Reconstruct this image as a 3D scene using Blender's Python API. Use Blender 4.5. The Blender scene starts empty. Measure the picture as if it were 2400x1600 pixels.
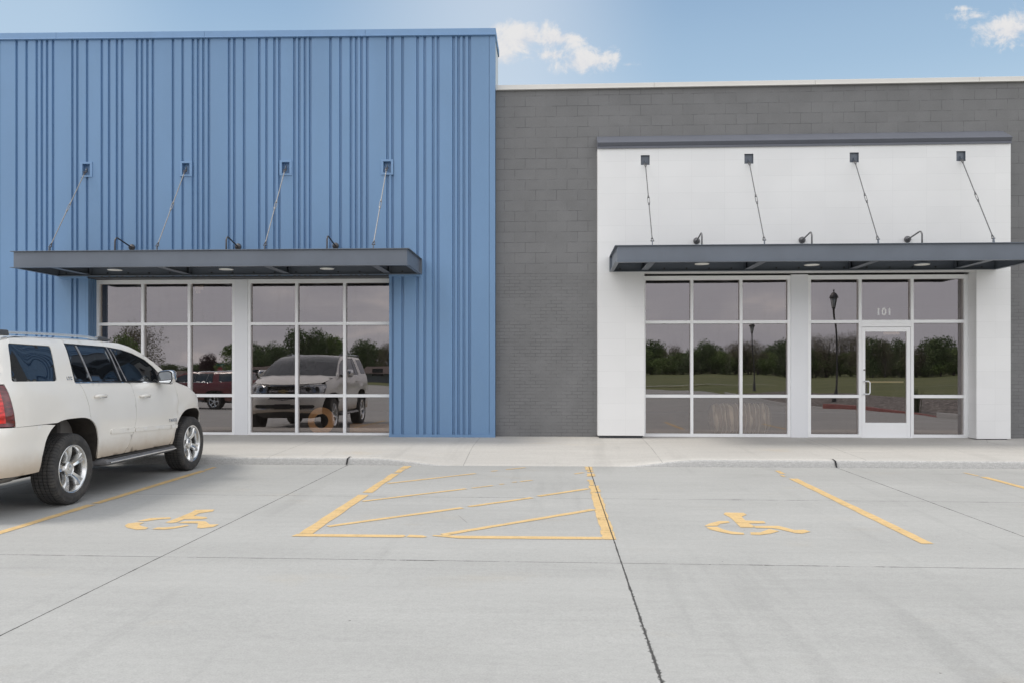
import bpy, bmesh, math, random
import numpy as np
from mathutils import Vector, Matrix, noise as mnoise
from mathutils.geometry import delaunay_2d_cdt
R = math.radians
random.seed(7)
S = bpy.context.scene
C = S.collection

# ------------------------------------------------------------------ camera
FOC = 1950.0                      # focal length in photo pixels (2400 wide)
YAW = math.atan(98.0 / FOC)
cam_d = bpy.data.cameras.new('camera')
cam = bpy.data.objects.new('camera', cam_d)
C.objects.link(cam)
cam_d.sensor_width = 36.0
cam_d.lens = 36.0 * FOC / 2400.0
cam_d.shift_x = 0.0
cam_d.shift_y = (866.0 - 800.0) / 2400.0
cam_d.clip_end = 3000.0
cam.location = (0, 0, 1.6)
cam.rotation_euler = (R(90), 0, YAW)
S.camera = cam

# ------------------------------------------------------------------ world: blue sky with cumulus, overcast behind
def pixdir(u, v):
    a = (u - 1200) / FOC; b = (866 - v) / FOC
    c, s = math.cos(YAW), math.sin(YAW)
    return (a*c - s, a*s + c, b)
W = bpy.data.worlds.new('World'); S.world = W
W.use_nodes = True
wt = W.node_tree; wt.nodes.clear()
SUN_EL, SUN_AZ = R(56), R(-97)    # azimuth from +Y towards +X
def wn(t, **k):
    n = wt.nodes.new(t)
    for a, b in k.items(): setattr(n, a, b)
    return n
def wl(a, b): wt.links.new(a, b)
def wmath(op, a, b=None, c=None, clamp=False):
    n = wn('ShaderNodeMath', operation=op); n.use_clamp = clamp
    for i, x in enumerate((a, b, c)):
        if x is None: continue
        if isinstance(x, (int, float)): n.inputs[i].default_value = x
        else: wl(x, n.inputs[i])
    return n.outputs[0]
def wsmooth(x, lo, hi):
    n = wn('ShaderNodeMapRange', interpolation_type='SMOOTHSTEP')
    wl(x, n.inputs['Value']); n.inputs['From Min'].default_value = lo; n.inputs['From Max'].default_value = hi
    return n.outputs['Result']
def wmix(f, a, b):
    n = wn('ShaderNodeMix', data_type='RGBA')
    if isinstance(f, (int, float)): n.inputs['Factor'].default_value = f
    else: wl(f, n.inputs['Factor'])
    for s, x in (('A', a), ('B', b)):
        sock = [i for i in n.inputs if i.name == s and i.type == 'RGBA'][0]
        if isinstance(x, tuple): sock.default_value = (*x, 1)
        else: wl(x, sock)
    return [o for o in n.outputs if o.type == 'RGBA'][0]
sky = wn('ShaderNodeTexSky', sky_type='NISHITA', sun_disc=False, sun_elevation=SUN_EL, sun_rotation=SUN_AZ,
         altitude=300.0, air_density=1.0, dust_density=1.2, ozone_density=1.6)
tc = wn('ShaderNodeTexCoord')
sep = wn('ShaderNodeSeparateXYZ'); wl(tc.outputs['Generated'], sep.inputs[0])
DX, DY, DZ = sep.outputs
ny = wmath('MAXIMUM', DY, 0.05)
px = wmath('DIVIDE', DX, ny); pz = wmath('DIVIDE', DZ, ny)
comb = wn('ShaderNodeCombineXYZ'); wl(px, comb.inputs[0]); wl(pz, comb.inputs[1])
nz1 = wn('ShaderNodeTexNoise'); nz1.inputs['Scale'].default_value = 30; nz1.inputs['Detail'].default_value = 9; nz1.inputs['Roughness'].default_value = .66; nz1.inputs['Distortion'].default_value = .35
wl(comb.outputs[0], nz1.inputs['Vector'])
cl = None
for (u, v, ru, rv, amp) in ((1215, 92, 170, 62, 1), (1170, 110, 110, 70, 1), (1300, 92, 110, 40, 1), (1378, 145, 125, 50, 1), (1300, 130, 90, 30, .8), (1240, 135, 60, 14, .5), (2380, 72, 150, 58, 1), (2420, 60, 110, 70, 1), (2290, 38, 90, 18, .55), (2260, 20, 60, 10, .45), (1470, 152, 40, 12, .5)):
    d = pixdir(u, v); cx, cz = d[0]/d[1], d[2]/d[1]
    a = wmath('DIVIDE', wmath('SUBTRACT', px, cx), ru/FOC); b = wmath('DIVIDE', wmath('SUBTRACT', pz, cz), rv/FOC)
    q = wmath('SQRT', wmath('ADD', wmath('MULTIPLY', a, a), wmath('MULTIPLY', b, b)))
    m = wmath('MULTIPLY', wmath('SUBTRACT', 1.0, q, clamp=True), amp)
    cl = m if cl is None else wmath('MAXIMUM', cl, m)
cl = wmath('MULTIPLY', cl, 1.0)
cloud_front = wsmooth(wmath('ADD', wmath('ADD', wmath('MULTIPLY', cl, .85), .13), wmath('MULTIPLY', wmath('SUBTRACT', nz1.outputs['Fac'], .50), 2.3)), .30, .85)
cloud_front = wmath('MULTIPLY', cloud_front, wmath('GREATER_THAN', cl, 0.001))
cloud_front = wmath('MULTIPLY', cloud_front, wsmooth(cl, 0.0, .22))
cloud_front = wmath('MULTIPLY', cloud_front, wmath('GREATER_THAN', DY, 0.06))
# thin veil top-left
veil = wmath('MULTIPLY', wsmooth(px, -.34, -.06), wsmooth(px, .16, -.06))
# overcast layer overhead and behind
mp = wn('ShaderNodeMapping'); mp.inputs['Scale'].default_value = (1.6, 1.6, 4.5)
wl(tc.outputs['Generated'], mp.inputs[0])
nz2 = wn('ShaderNodeTexNoise'); nz2.inputs['Scale'].default_value = 2.3; nz2.inputs['Detail'].default_value = 6; nz2.inputs['Roughness'].default_value = .55
wl(mp.outputs[0], nz2.inputs['Vector'])
mp3 = wn('ShaderNodeMapping'); mp3.inputs['Scale'].default_value = (1., 1., 3.2)
wl(tc.outputs['Generated'], mp3.inputs[0])
nz3 = wn('ShaderNodeTexNoise'); nz3.inputs['Scale'].default_value = 9; nz3.inputs['Detail'].default_value = 5
wl(mp3.outputs[0], nz3.inputs['Vector'])
over = wmath('MAXIMUM', wsmooth(DY, .30, -.10), wsmooth(DZ, .50, .72))
base_cloud = wmix(wsmooth(nz2.outputs['Fac'], .36, .66), (8.2, 8.3, 8.7), (10.6, 10.5, 10.6))
base_cloud = wmix(wmath('MULTIPLY', wsmooth(nz3.outputs['Fac'], .55, .72), .55), base_cloud, (12.0, 11.6, 11.4))
skyc = wn('ShaderNodeMix', data_type='RGBA', blend_type='MULTIPLY'); skyc.inputs['Factor'].default_value = 1.0
wl(sky.outputs[0], [i for i in skyc.inputs if i.name == 'A' and i.type == 'RGBA'][0])
[i for i in skyc.inputs if i.name == 'B' and i.type == 'RGBA'][0].default_value = (1.0, 1.0, 1.0, 1)
c0 = [o for o in skyc.outputs if o.type == 'RGBA'][0]
grad = wmix(wsmooth(DZ, .22, .34), (3.3, 4.3, 5.1), (2.35, 3.35, 4.4)); grad = wmix(wsmooth(DZ, .31, .44), grad, (1.75, 2.65, 3.8))
col = wmix(.88, c0, grad)
col = wmix(wmath('MULTIPLY', veil, .62), col, (4.0, 4.5, 5.1))
col = wmix(wmath('MULTIPLY', wsmooth(px, -.42, -.62), .45), col, (3.4, 4.2, 5.0))
col = wmix(cloud_front, col, wmix(wsmooth(nz1.outputs['Fac'], .35, .6), (4.2, 4.3, 4.6), (4.85, 4.83, 4.85)))
base_cloud = wmix(wsmooth(DZ, .35, .75), base_cloud, (6.2, 6.4, 6.8))
low = wmath('MULTIPLY', wsmooth(DZ, .30, .10), wsmooth(DY, .0, -.3))
base_cloud = wmix(wmath('MULTIPLY', low, .92), base_cloud, wmix(wsmooth(nz3.outputs['Fac'], .42, .66), (5.1, 5.15, 5.6), wmix(wsmooth(nz3.outputs['Fac'], .60, .74), (5.9, 5.9, 6.2), (7.2, 6.9, 6.9))))
col = wmix(over, col, base_cloud)
bg = wn('ShaderNodeBackground'); bg.inputs['Strength'].default_value = 0.1
wl(col, bg.inputs['Color'])
wo = wn('ShaderNodeOutputWorld'); wl(bg.outputs[0], wo.inputs[0])

# ------------------------------------------------------------------ sun (veiled by cloud) and exposure
sun_d = bpy.data.lights.new('sun', 'SUN'); sun_d.energy = 1.25; sun_d.angle = R(15); sun_d.color = (1.0, .955, .88)
sun = bpy.data.objects.new('sun', sun_d); C.objects.link(sun)
sdir = Vector((math.sin(SUN_AZ)*math.cos(SUN_EL), math.cos(SUN_AZ)*math.cos(SUN_EL), math.sin(SUN_EL)))
sun.rotation_euler = (-sdir).to_track_quat('-Z', 'Y').to_euler()
S.view_settings.view_transform = 'Standard'; S.view_settings.look = 'None'
S.view_settings.exposure = 0.71; S.view_settings.gamma = 1.0
S.view_settings.use_curve_mapping = False

# ------------------------------------------------------------------ helpers
class MB:
    def __init__(s): s.v = []; s.f = []; s.m = []; s.mi = 0
    def add(s, vs, fs):
        o = len(s.v); s.v += [tuple(p) for p in vs]; s.f += [tuple(o+i for i in f) for f in fs]; s.m += [s.mi]*len(fs); return s
    def box(s, a, b):
        x0, y0, z0 = a; x1, y1, z1 = b
        return s.add([(x0,y0,z0),(x1,y0,z0),(x1,y1,z0),(x0,y1,z0),(x0,y0,z1),(x1,y0,z1),(x1,y1,z1),(x0,y1,z1)],
              [(0,3,2,1),(4,5,6,7),(0,1,5,4),(1,2,6,5),(2,3,7,6),(3,0,4,7)])
    def tube(s, pts, r, n=10, cap=True):
        pts = [Vector(p) for p in pts]; rs = r if isinstance(r, (list, tuple)) else [r]*len(pts)
        o = len(s.v); up = Vector((0,0,1)); prev = None
        for i, p in enumerate(pts):
            t = (pts[min(i+1, len(pts)-1)] - pts[max(i-1, 0)]).normalized()
            if prev is None:
                a = t.cross(up)
                if a.length < .1: a = t.cross(Vector((0,1,0)))
                a.normalize()
            else:
                a = (prev - t*prev.dot(t)).normalized()
            prev = a; b = t.cross(a)
            for k in range(n):
                th = 2*math.pi*k/n
                s.v.append(tuple(p + (a*math.cos(th) + b*math.sin(th))*rs[i]))
        for i in range(len(pts)-1):
            for k in range(n):
                s.f.append((o+i*n+k, o+i*n+(k+1)%n, o+(i+1)*n+(k+1)%n, o+(i+1)*n+k)); s.m.append(s.mi)
        if cap:
            s.f.append(tuple(o+k for k in reversed(range(n)))); s.m.append(s.mi)
            q = o+(len(pts)-1)*n; s.f.append(tuple(q+k for k in range(n))); s.m.append(s.mi)
        return s
    def lathe(s, prof, n=48, M=None, closed=False):
        """prof: (radius, axial) revolved about local Z, then transformed by M"""
        M = M or Matrix(); o = len(s.v)
        for (r, a) in prof:
            for k in range(n):
                th = 2*math.pi*k/n
                s.v.append(tuple(M @ Vector((r*math.cos(th), r*math.sin(th), a))))
        L = len(prof); rng = range(L if closed else L-1)
        for i in rng:
            j = (i+1) % L
            for k in range(n):
                s.f.append((o+i*n+k, o+i*n+(k+1)%n, o+j*n+(k+1)%n, o+j*n+k)); s.m.append(s.mi)
        return s
    def prism(s, poly, fn0, fn1):
        n = len(poly); o = len(s.v)
        s.v += [tuple(fn0(*p)) for p in poly] + [tuple(fn1(*p)) for p in poly]
        s.f += [tuple(o+i for i in reversed(range(n))), tuple(o+n+i for i in range(n))]; s.m += [s.mi]*2
        for i in range(n):
            s.f.append((o+i, o+(i+1)%n, o+n+(i+1)%n, o+n+i)); s.m.append(s.mi)
        return s
    def build(s, name, mat, parent=None, smooth=False, bevel=0, recalc=True, angle=None):
        me = bpy.data.meshes.new(name); me.from_pydata(s.v, [], s.f)
        mats = mat if isinstance(mat, (list, tuple)) else [mat]
        for m in mats: me.materials.append(m)
        if len(mats) > 1: me.polygons.foreach_set('material_index', s.m)
        if recalc:
            bm = bmesh.new(); bm.from_mesh(me); bmesh.ops.recalc_face_normals(bm, faces=bm.faces); bm.to_mesh(me); bm.free()
        if smooth:
            me.polygons.foreach_set('use_smooth', [True]*len(me.polygons))
            if angle: me.set_sharp_from_angle(angle=R(angle))
        me.update()
        o = bpy.data.objects.new(name, me); C.objects.link(o)
        if parent: o.parent = parent
        if bevel:
            b = o.modifiers.new('bevel', 'BEVEL'); b.width = bevel; b.segments = 2; b.limit_method = 'ANGLE'
        return o
def tag(o, label=None, cat=None, group=None, kind=None):
    if label: o['label'] = label
    if cat: o['category'] = cat
    if group: o['group'] = group
    if kind: o['kind'] = kind
    return o
def empty(name, loc, label, cat, group=None):
    o = bpy.data.objects.new(name, None); C.objects.link(o); o.location = loc; o.empty_display_size = .2
    return tag(o, label, cat, group)
def kids(o): return [c for c in bpy.data.objects if c.parent == o]
def copy_tree(o, parent=None):
    c = o.copy(); C.objects.link(c); c.parent = parent
    for ch in kids(o): copy_tree(ch, c)
    return c
def textmesh(name, body, size, mat, parent, M, extrude=.001, align='CENTER', spacing=1.0, bold=0.0):
    cu = bpy.data.curves.new(name, 'FONT'); cu.body = body; cu.size = size; cu.extrude = extrude; cu.align_x = align; cu.align_y = 'CENTER'; cu.space_character = spacing; cu.offset = bold
    to = bpy.data.objects.new(name+'_tmp', cu); C.objects.link(to)
    bpy.context.view_layer.update()
    me = bpy.data.meshes.new_from_object(to.evaluated_get(bpy.context.evaluated_depsgraph_get()))
    bpy.data.objects.remove(to); bpy.data.curves.remove(cu)
    me.transform(M); me.name = name; me.materials.clear(); me.materials.append(mat)
    o = bpy.data.objects.new(name, me); C.objects.link(o); o.parent = parent
    return o

# ------------------------------------------------------------------ material helpers
class NT:
    def __init__(s, name):
        s.m = bpy.data.materials.new(name); s.m.use_nodes = True; s.t = s.m.node_tree; s.t.nodes.clear()
        s.out = s.n('ShaderNodeOutputMaterial'); s._tc = None
    def n(s, t, **k):
        x = s.t.nodes.new(t)
        for a, b in k.items(): setattr(x, a, b)
        return x
    def l(s, a, b): s.t.links.new(a, b)
    def set(s, sock, v):
        if isinstance(v, (int, float)): sock.default_value = v
        elif isinstance(v, tuple): sock.default_value = (*v, 1) if len(sock.default_value) == 4 and len(v) == 3 else v
        else: s.l(v, sock)
    def coord(s):
        if s._tc is None: s._tc = s.n('ShaderNodeTexCoord').outputs['Object']
        return s._tc
    def wpos(s): return s.n('ShaderNodeNewGeometry').outputs['Position']
    def mapping(s, v, scale=(1,1,1), loc=(0,0,0), rot=(0,0,0)):
        x = s.n('ShaderNodeMapping'); s.l(v, x.inputs[0]); x.inputs['Scale'].default_value = scale; x.inputs['Location'].default_value = loc; x.inputs['Rotation'].default_value = rot
        return x.outputs[0]
    def noise(s, v, scale, detail=4, rough=.5, dist=0):
        x = s.n('ShaderNodeTexNoise'); s.l(v, x.inputs['Vector']); x.inputs['Scale'].default_value = scale; x.inputs['Detail'].default_value = detail; x.inputs['Roughness'].default_value = rough; x.inputs['Distortion'].default_value = dist
        return x.outputs['Fac']
    def math(s, op, a, b=None, c=None, clamp=False):
        x = s.n('ShaderNodeMath', operation=op); x.use_clamp = clamp
        for i, q in enumerate((a, b, c)):
            if q is not None: s.set(x.inputs[i], q)
        return x.outputs[0]
    def ramp(s, v, lo, hi, a=0., b=1., smooth=True):
        x = s.n('ShaderNodeMapRange', interpolation_type='SMOOTHSTEP' if smooth else 'LINEAR')
        s.l(v, x.inputs['Value'])
        for k, q in (('From Min', lo), ('From Max', hi), ('To Min', a), ('To Max', b)): x.inputs[k].default_value = q
        return x.outputs['Result']
    def mix(s, f, a, b, blend='MIX'):
        x = s.n('ShaderNodeMix', data_type='RGBA', blend_type=blend); s.set(x.inputs['Factor'], f)
        s.set([i for i in x.inputs if i.name == 'A' and i.type == 'RGBA'][0], a)
        s.set([i for i in x.inputs if i.name == 'B' and i.type == 'RGBA'][0], b)
        return [o for o in x.outputs if o.type == 'RGBA'][0]
    def scale(s, c, v):
        x = s.n('ShaderNodeVectorMath', operation='SCALE'); s.set(x.inputs[0], c) if not isinstance(c, tuple) else setattr(x.inputs[0], 'default_value', c)
        s.set(x.inputs['Scale'], v); return x.outputs[0]
    def bump(s, h, strength=.3, dist=.01):
        x = s.n('ShaderNodeBump'); s.l(h, x.inputs['Height']); x.inputs['Strength'].default_value = strength; x.inputs['Distance'].default_value = dist
        return x.outputs[0]
    def sep(s, v):
        x = s.n('ShaderNodeSeparateXYZ'); s.l(v, x.inputs[0]); return x.outputs
    def bsdf(s, color, rough=.5, metal=0., normal=None, **kw):
        b = s.n('ShaderNodeBsdfPrincipled')
        s.set(b.inputs['Base Color'], color); s.set(b.inputs['Roughness'], rough); s.set(b.inputs['Metallic'], metal)
        if normal is not None: s.l(normal, b.inputs['Normal'])
        for k, v in kw.items(): s.set(b.inputs[k], v)
        return b.outputs[0]
    def done(s, sh): s.l(sh, s.out.inputs[0]); return s.m
def srgb(r, g, b):
    f = lambda c: (c/255/12.92) if c/255 <= .04045 else ((c/255+.055)/1.055)**2.4
    return (f(r), f(g), f(b))
def simple(name, col, rough=.5, metal=0., var=.06, scale=3., bump=0., bscale=60., **kw):
    t = NT(name); p = t.coord()
    n = t.noise(p, scale, 5, .6)
    c = t.scale(col, t.ramp(n, .3, .7, 1-var, 1+var))
    r = t.math('ADD', t.math('MULTIPLY', t.noise(p, scale*4, 3), .12), rough-.06, clamp=True)
    nm = t.bump(t.noise(p, bscale, 3), bump, .004) if bump else None
    return t.done(t.bsdf(c, r, metal, nm, **kw))

# ------------------------------------------------------------------ materials
SLOPE = .0075
def m_concrete(name, base, joints=True, warm=0.):
    t = NT(name); p = t.wpos(); X, Y, Z = t.sep(p)
    big = t.noise(t.mapping(p, (.22, .5, 1)), 1.3, 6, .62)
    streak = t.noise(t.mapping(p, (.5, 5.0, 1)), 1.6, 6, .65)
    fine = t.noise(t.mapping(p, (6, 34, 1)), 3.0, 3, .6)
    grain = t.noise(p, 90, 3, .6)
    b = t.math('MULTIPLY', t.ramp(big, .3, .7, .935, 1.05), t.ramp(streak, .28, .72, .968, 1.028))
    b = t.math('MULTIPLY', b, t.ramp(fine, .25, .75, .975, 1.025))
    b = t.math('MULTIPLY', b, t.ramp(grain, .25, .75, .90, 1.10))
    b = t.math('MULTIPLY', b, t.ramp(t.noise(p, 22, 5, .75), .3, .7, .955, 1.04))
    # dark smudges (tyre scuffs and damp) and rusty-beige stains
    sm = t.noise(t.mapping(p, (.35, 1.5, 1), (3.1, 0, 0)), 1.5, 5, .6, .4)
    b = t.math('MULTIPLY', b, t.ramp(sm, .60, .78, 1.0, .90))
    sl = t.n('ShaderNodeTexWhiteNoise', noise_dimensions='2D'); cv = t.n('ShaderNodeCombineXYZ')
    t.l(t.math('FLOOR', t.math('DIVIDE', t.math('SUBTRACT', X, .54 if joints else -1.42), 3.80 if joints else 3.1)), cv.inputs[0])
    t.l(t.math('FLOOR', t.math('DIVIDE', t.math('SUBTRACT', t.math('ADD', Y, t.math('MULTIPLY', X, .010)), 9.93), 3.21)), cv.inputs[1])
    t.l(cv.outputs[0], sl.inputs['Vector'])
    b = t.math('MULTIPLY', b, t.ramp(sl.outputs['Value'], 0, 1, .97, 1.03, False))
    tr = t.noise(t.mapping(p, (2.2, .18, 1), (5, 0, 0), (0, 0, .06)), 1.3, 4, .6)
    b = t.math('MULTIPLY', b, t.ramp(tr, .54, .72, 1.0, .915))
    c = t.scale(base, b)
    st = t.noise(t.mapping(p, (.6, 1.1, 1), (7, 2, 0)), 1.1, 5, .65)
    c = t.mix(t.ramp(st, .58, .75, 0, .35 + warm), c, t.scale((base[0]*1.03, base[1]*.94, base[2]*.82), b))
    sp = t.n('ShaderNodeTexVoronoi'); t.l(t.mapping(p, (1, 1, 0)), sp.inputs['Vector']); sp.inputs['Scale'].default_value = 4.0
    spk = t.math('MULTIPLY', t.math('LESS_THAN', sp.outputs['Distance'], t.ramp(t.noise(p, 60, 2), .3, .7, .008, .045)), t.math('GREATER_THAN', t.noise(p, 1.7, 2), .55))
    c = t.mix(t.math('MULTIPLY', spk, .75), c, (.06, .055, .05))
    hv = t.n('ShaderNodeTexVoronoi', feature='DISTANCE_TO_EDGE'); t.l(t.mapping(p, (.32, .45, 0), (1.7, .3, 0)), hv.inputs['Vector']); hv.inputs['Scale'].default_value = 1.4
    hair = t.math('MULTIPLY', t.math('LESS_THAN', hv.outputs['Distance'], .0016), t.ramp(t.noise(p, .8, 3), .60, .66))
    c = t.mix(t.math('MULTIPLY', hair, .35), c, (.10, .09, .08))
    h = t.math('ADD', t.math('MULTIPLY', fine, .6), t.math('MULTIPLY', grain, .5))
    if joints:
        wob = t.math('MULTIPLY', t.math('SUBTRACT', t.noise(p, 2.2, 5, .7), .5), .022)
        jit = t.math('MULTIPLY', t.math('SUBTRACT', t.noise(p, 26, 4, .7), .5), .016)
        def line(coord, off, per, w, cond=None, j=1.0):
            q = t.math('ADD', t.math('DIVIDE', t.math('SUBTRACT', coord, off), per), .5)
            fr = t.math('SUBTRACT', t.math('FRACT', q), .5)
            d = t.math('MULTIPLY', t.math('ABSOLUTE', t.math('ADD', fr, t.math('DIVIDE', t.math('ADD', t.math('MULTIPLY', wob, .5*j), t.math('MULTIPLY', jit, j)), per))), per)
            return d
        # longitudinal saw cuts every 3.80 m, transverse every 3.12 m
        dl = line(t.math('ADD', X, t.math('MULTIPLY', Y, -.0005)), .54, 3.80, .01, j=.55)
        dt = line(t.math('ADD', Y, t.math('MULTIPLY', X, .010)), 9.93, 3.21, .01, j=.35)
        # centre joint was routed and sealed: wider and crumbly towards the camera
        cen = t.math('LESS_THAN', t.math('ABSOLUTE', t.math('SUBTRACT', X, .54)), .6)
        near = t.ramp(Y, 7.4, 4.5, 0., 1.)
        wl_ = t.math('ADD', .0050, t.math('MULTIPLY', t.math('MULTIPLY', cen, near), t.ramp(t.noise(p, 30, 4, .75), .44, .72, .0, .018)))
        ml = t.math('LESS_THAN', dl, t.math('ADD', wl_, t.math('MULTIPLY', t.ramp(t.noise(p, 7, 3), .45, .7), .003)))
        gap = t.ramp(t.noise(t.mapping(p, (1.2, .1, 1)), 2.4, 5, .75), .38, .50, .25, 1.)
        mt = t.math('MULTIPLY', t.math('LESS_THAN', dt, t.math('ADD', .0052, t.math('MULTIPLY', t.ramp(t.noise(p, 5, 4), .5, .75), .010))), gap)
        m = t.math('MAXIMUM', t.math('MULTIPLY', ml, .92), t.math('MULTIPLY', mt, .85))
        m = t.math('MULTIPLY', m, t.math('LESS_THAN', Y, 13.02))
        m = t.math('MULTIPLY', m, t.math('GREATER_THAN', Y, -35.))
        c = t.mix(m, c, (.03, .028, .026))
        h = t.math('SUBTRACT', h, t.math('MULTIPLY', m, 3.))
    else:
        # tooled sidewalk joints: across every 3.1 m, one along the wall, faint
        fr = t.math('MULTIPLY', t.math('ABSOLUTE', t.math('SUBTRACT', t.math('FRACT', t.math('ADD', t.math('DIVIDE', t.math('ADD', X, 1.42), 3.1), .5)), .5)), 3.1)
        m1 = t.math('MULTIPLY', t.math('LESS_THAN', fr, .007), t.ramp(t.noise(p, 2.5, 4, .7), .35, .55, .25, .8))
        m2 = t.math('MULTIPLY', t.math('LESS_THAN', t.math('ABSOLUTE', t.math('SUBTRACT', Y, 15.38)), .005), t.ramp(t.noise(p, 2.0, 4, .7), .4, .6, .1, .6))
        m = t.math('MAXIMUM', m1, m2)
        c = t.mix(t.math('MULTIPLY', m, .55), c, (.10, .095, .09))
        h = t.math('SUBTRACT', h, m)
    return t.done(t.bsdf(c, t.ramp(grain, .2, .8, .78, .95), 0, t.bump(h, .25, .004)))
M_LOT = m_concrete('lot_concrete', (.372, .369, .354))
M_WALK = m_concrete('sidewalk_concrete', (.50, .48, .447), joints=False, warm=.25)
def m_kerbface():
    t = NT('kerb_face_concrete'); p = t.wpos()
    n = t.noise(t.mapping(p, (1, 1, 3)), 14, 6, .75); g = t.noise(p, 60, 4, .7)
    b = t.math('MULTIPLY', t.ramp(n, .35, .65, .80, 1.02), t.ramp(g, .3, .7, .85, 1.1))
    c = t.scale((.53, .525, .51), b)
    return t.done(t.bsdf(c, .9, 0, t.bump(g, .4, .004)))
M_KERB = m_kerbface()
def m_paint(name, col, seed):
    t = NT(name); p = t.wpos()
    n = t.noise(t.mapping(p, (1, 1, 0), (seed, 0, 0)), 3.0, 6, .7); g = t.noise(t.mapping(p, (1, .25, 0)), 42, 4, .7)
    Xp = t.sep(p)[0]
    c = t.scale(col, t.math('MULTIPLY', t.ramp(n, .3, .7, .92, 1.08), t.ramp(g, .3, .7, .95, 1.05)))
    worn = t.math('ADD', t.math('MULTIPLY', n, .75), t.math('MULTIPLY', g, .35))
    sc = t.noise(t.mapping(p, (.5, 3.5, 0), (seed*3, 0, 0)), 9, 6, .75)
    a = t.math('MULTIPLY', t.ramp(worn, .33, .46, .0, 1.), t.ramp(sc, .30, .46, .22, .93))
    jl = t.math('LESS_THAN', t.math('ABSOLUTE', t.math('ADD', t.math('SUBTRACT', Xp, .543), t.math('MULTIPLY', t.math('SUBTRACT', t.noise(p, 26, 4, .7), .5), .016))), .0062)
    jl2 = t.math('LESS_THAN', t.math('ABSOLUTE', t.math('ADD', t.math('ADD', Xp, 3.262), t.math('MULTIPLY', t.math('SUBTRACT', t.noise(p, 26, 4, .7), .5), .012))), .0055)
    c = t.mix(t.math('MULTIPLY', t.math('MAXIMUM', jl, jl2), .9), c, (.03, .028, .026))
    sh = t.n('ShaderNodeMixShader'); t.l(a, sh.inputs[0])
    t.l(t.n('ShaderNodeBsdfTransparent').outputs[0], sh.inputs[1]); t.l(t.bsdf(c, .75), sh.inputs[2])
    return t.done(sh.outputs[0])
M_YEL = m_paint('yellow_marking_paint', (.66, .46, .215), 2.)
def m_masonry():
    t = NT('grey_painted_masonry'); p = t.coord(); X, Y, Z = t.sep(p)
    co = t.n('ShaderNodeCombineXYZ'); t.l(X, co.inputs[0]); t.l(Z, co.inputs[1])
    warp = t.math('MULTIPLY', t.math('SUBTRACT', t.noise(p, 5, 3), .5), .012)
    co2 = t.n('ShaderNodeCombineXYZ'); t.l(t.math('ADD', X, warp), co2.inputs[0]); t.l(t.math('ADD', Z, t.math('MULTIPLY', warp, .5)), co2.inputs[1])
    def brick(w, h, mort, ox, oz, sq=.5):
        b = t.n('ShaderNodeTexBrick'); t.l(t.mapping(co2.outputs[0], (1,1,1), (ox, oz, 0)), b.inputs['Vector'])
        b.offset = sq; b.inputs['Scale'].default_value = 1; b.inputs['Brick Width'].default_value = w; b.inputs['Row Height'].default_value = h
        b.inputs['Mortar Size'].default_value = mort; b.inputs['Mortar Smooth'].default_value = .3; b.inputs['Bias'].default_value = 0
        b.inputs['Color1'].default_value = (0,0,0,1); b.inputs['Color2'].default_value = (1,1,1,1); b.inputs['Mortar'].default_value = (.5,.5,.5,1)
        return b
    b1 = brick(.406, .2035, .006, .15, -.0); b2 = brick(.203, .0672, .006, .05, .02)
    low = t.math('LESS_THAN', Z, 3.44)
    mort = t.math('ADD', t.math('MULTIPLY', b1.outputs['Fac'], t.math('SUBTRACT', 1., low)), t.math('MULTIPLY', b2.outputs['Fac'], low))
    brk = t.ramp(t.noise(p, 3.1, 5, .7), .40, .60, .12, 1.)
    n = t.noise(p, 1.6, 6, .6); g = t.noise(p, 45, 4, .65)
    v = t.math('MULTIPLY', t.ramp(n, .3, .7, .93, 1.06), t.ramp(g, .25, .75, .93, 1.06))
    tone = t.mix(low, b1.outputs['Color'], b2.outputs['Color'])
    v = t.math('MULTIPLY', v, t.ramp(tone, 0, 1, .965, 1.03, False))
    c = t.scale((.176, .176, .177), v)
    c = t.mix(t.math('MULTIPLY', mort, t.math('MULTIPLY', brk, t.ramp(low, 0, 1, .52, .42, False))), c, (.055, .055, .057))
    h = t.math('SUBTRACT', t.math('ADD', t.math('MULTIPLY', g, .25), t.math('MULTIPLY', t.noise(p, 14, 4), .3)), t.math('MULTIPLY', mort, brk))
    return t.done(t.bsdf(c, .62, 0, t.bump(h, .55, .006)))
M_GREY = m_masonry()
def m_tile():
    t = NT('white_panel_tile'); p = t.coord(); X, Y, Z = t.sep(p)
    co = t.n('ShaderNodeCombineXYZ'); t.l(X, co.inputs[0]); t.l(Z, co.inputs[1])
    b = t.n('ShaderNodeTexBrick'); t.l(t.mapping(co.outputs[0], (1,1,1), (-.74+.0, -.04, 0)), b.inputs['Vector']); b.offset = 0
    b.inputs['Scale'].default_value = 1; b.inputs['Brick Width'].default_value = .622; b.inputs['Row Height'].default_value = .3065
    b.inputs['Mortar Size'].default_value = .0025; b.inputs['Mortar Smooth'].default_value = .1; b.inputs['Bias'].default_value = 0
    b.inputs['Color1'].default_value = (0,0,0,1); b.inputs['Color2'].default_value = (1,1,1,1)
    n = t.noise(p, 1.2, 4)
    c = t.scale((.80, .80, .795), t.math('MULTIPLY', t.ramp(b.outputs['Color'], 0, 1, .985, 1.012, False), t.ramp(n, .3, .7, .985, 1.015)))
    brk = t.ramp(t.noise(p, 2.1, 3, .6), .35, .6, .25, 1.)
    c = t.mix(t.math('MULTIPLY', b.outputs['Fac'], t.math('MULTIPLY', brk, .28)), c, (.50, .50, .49))
    h = t.math('MULTIPLY', b.outputs['Fac'], -1.)
    return t.done(t.bsdf(c, .38, 0, t.bump(h, .3, .003)))
M_TILE = m_tile()
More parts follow.
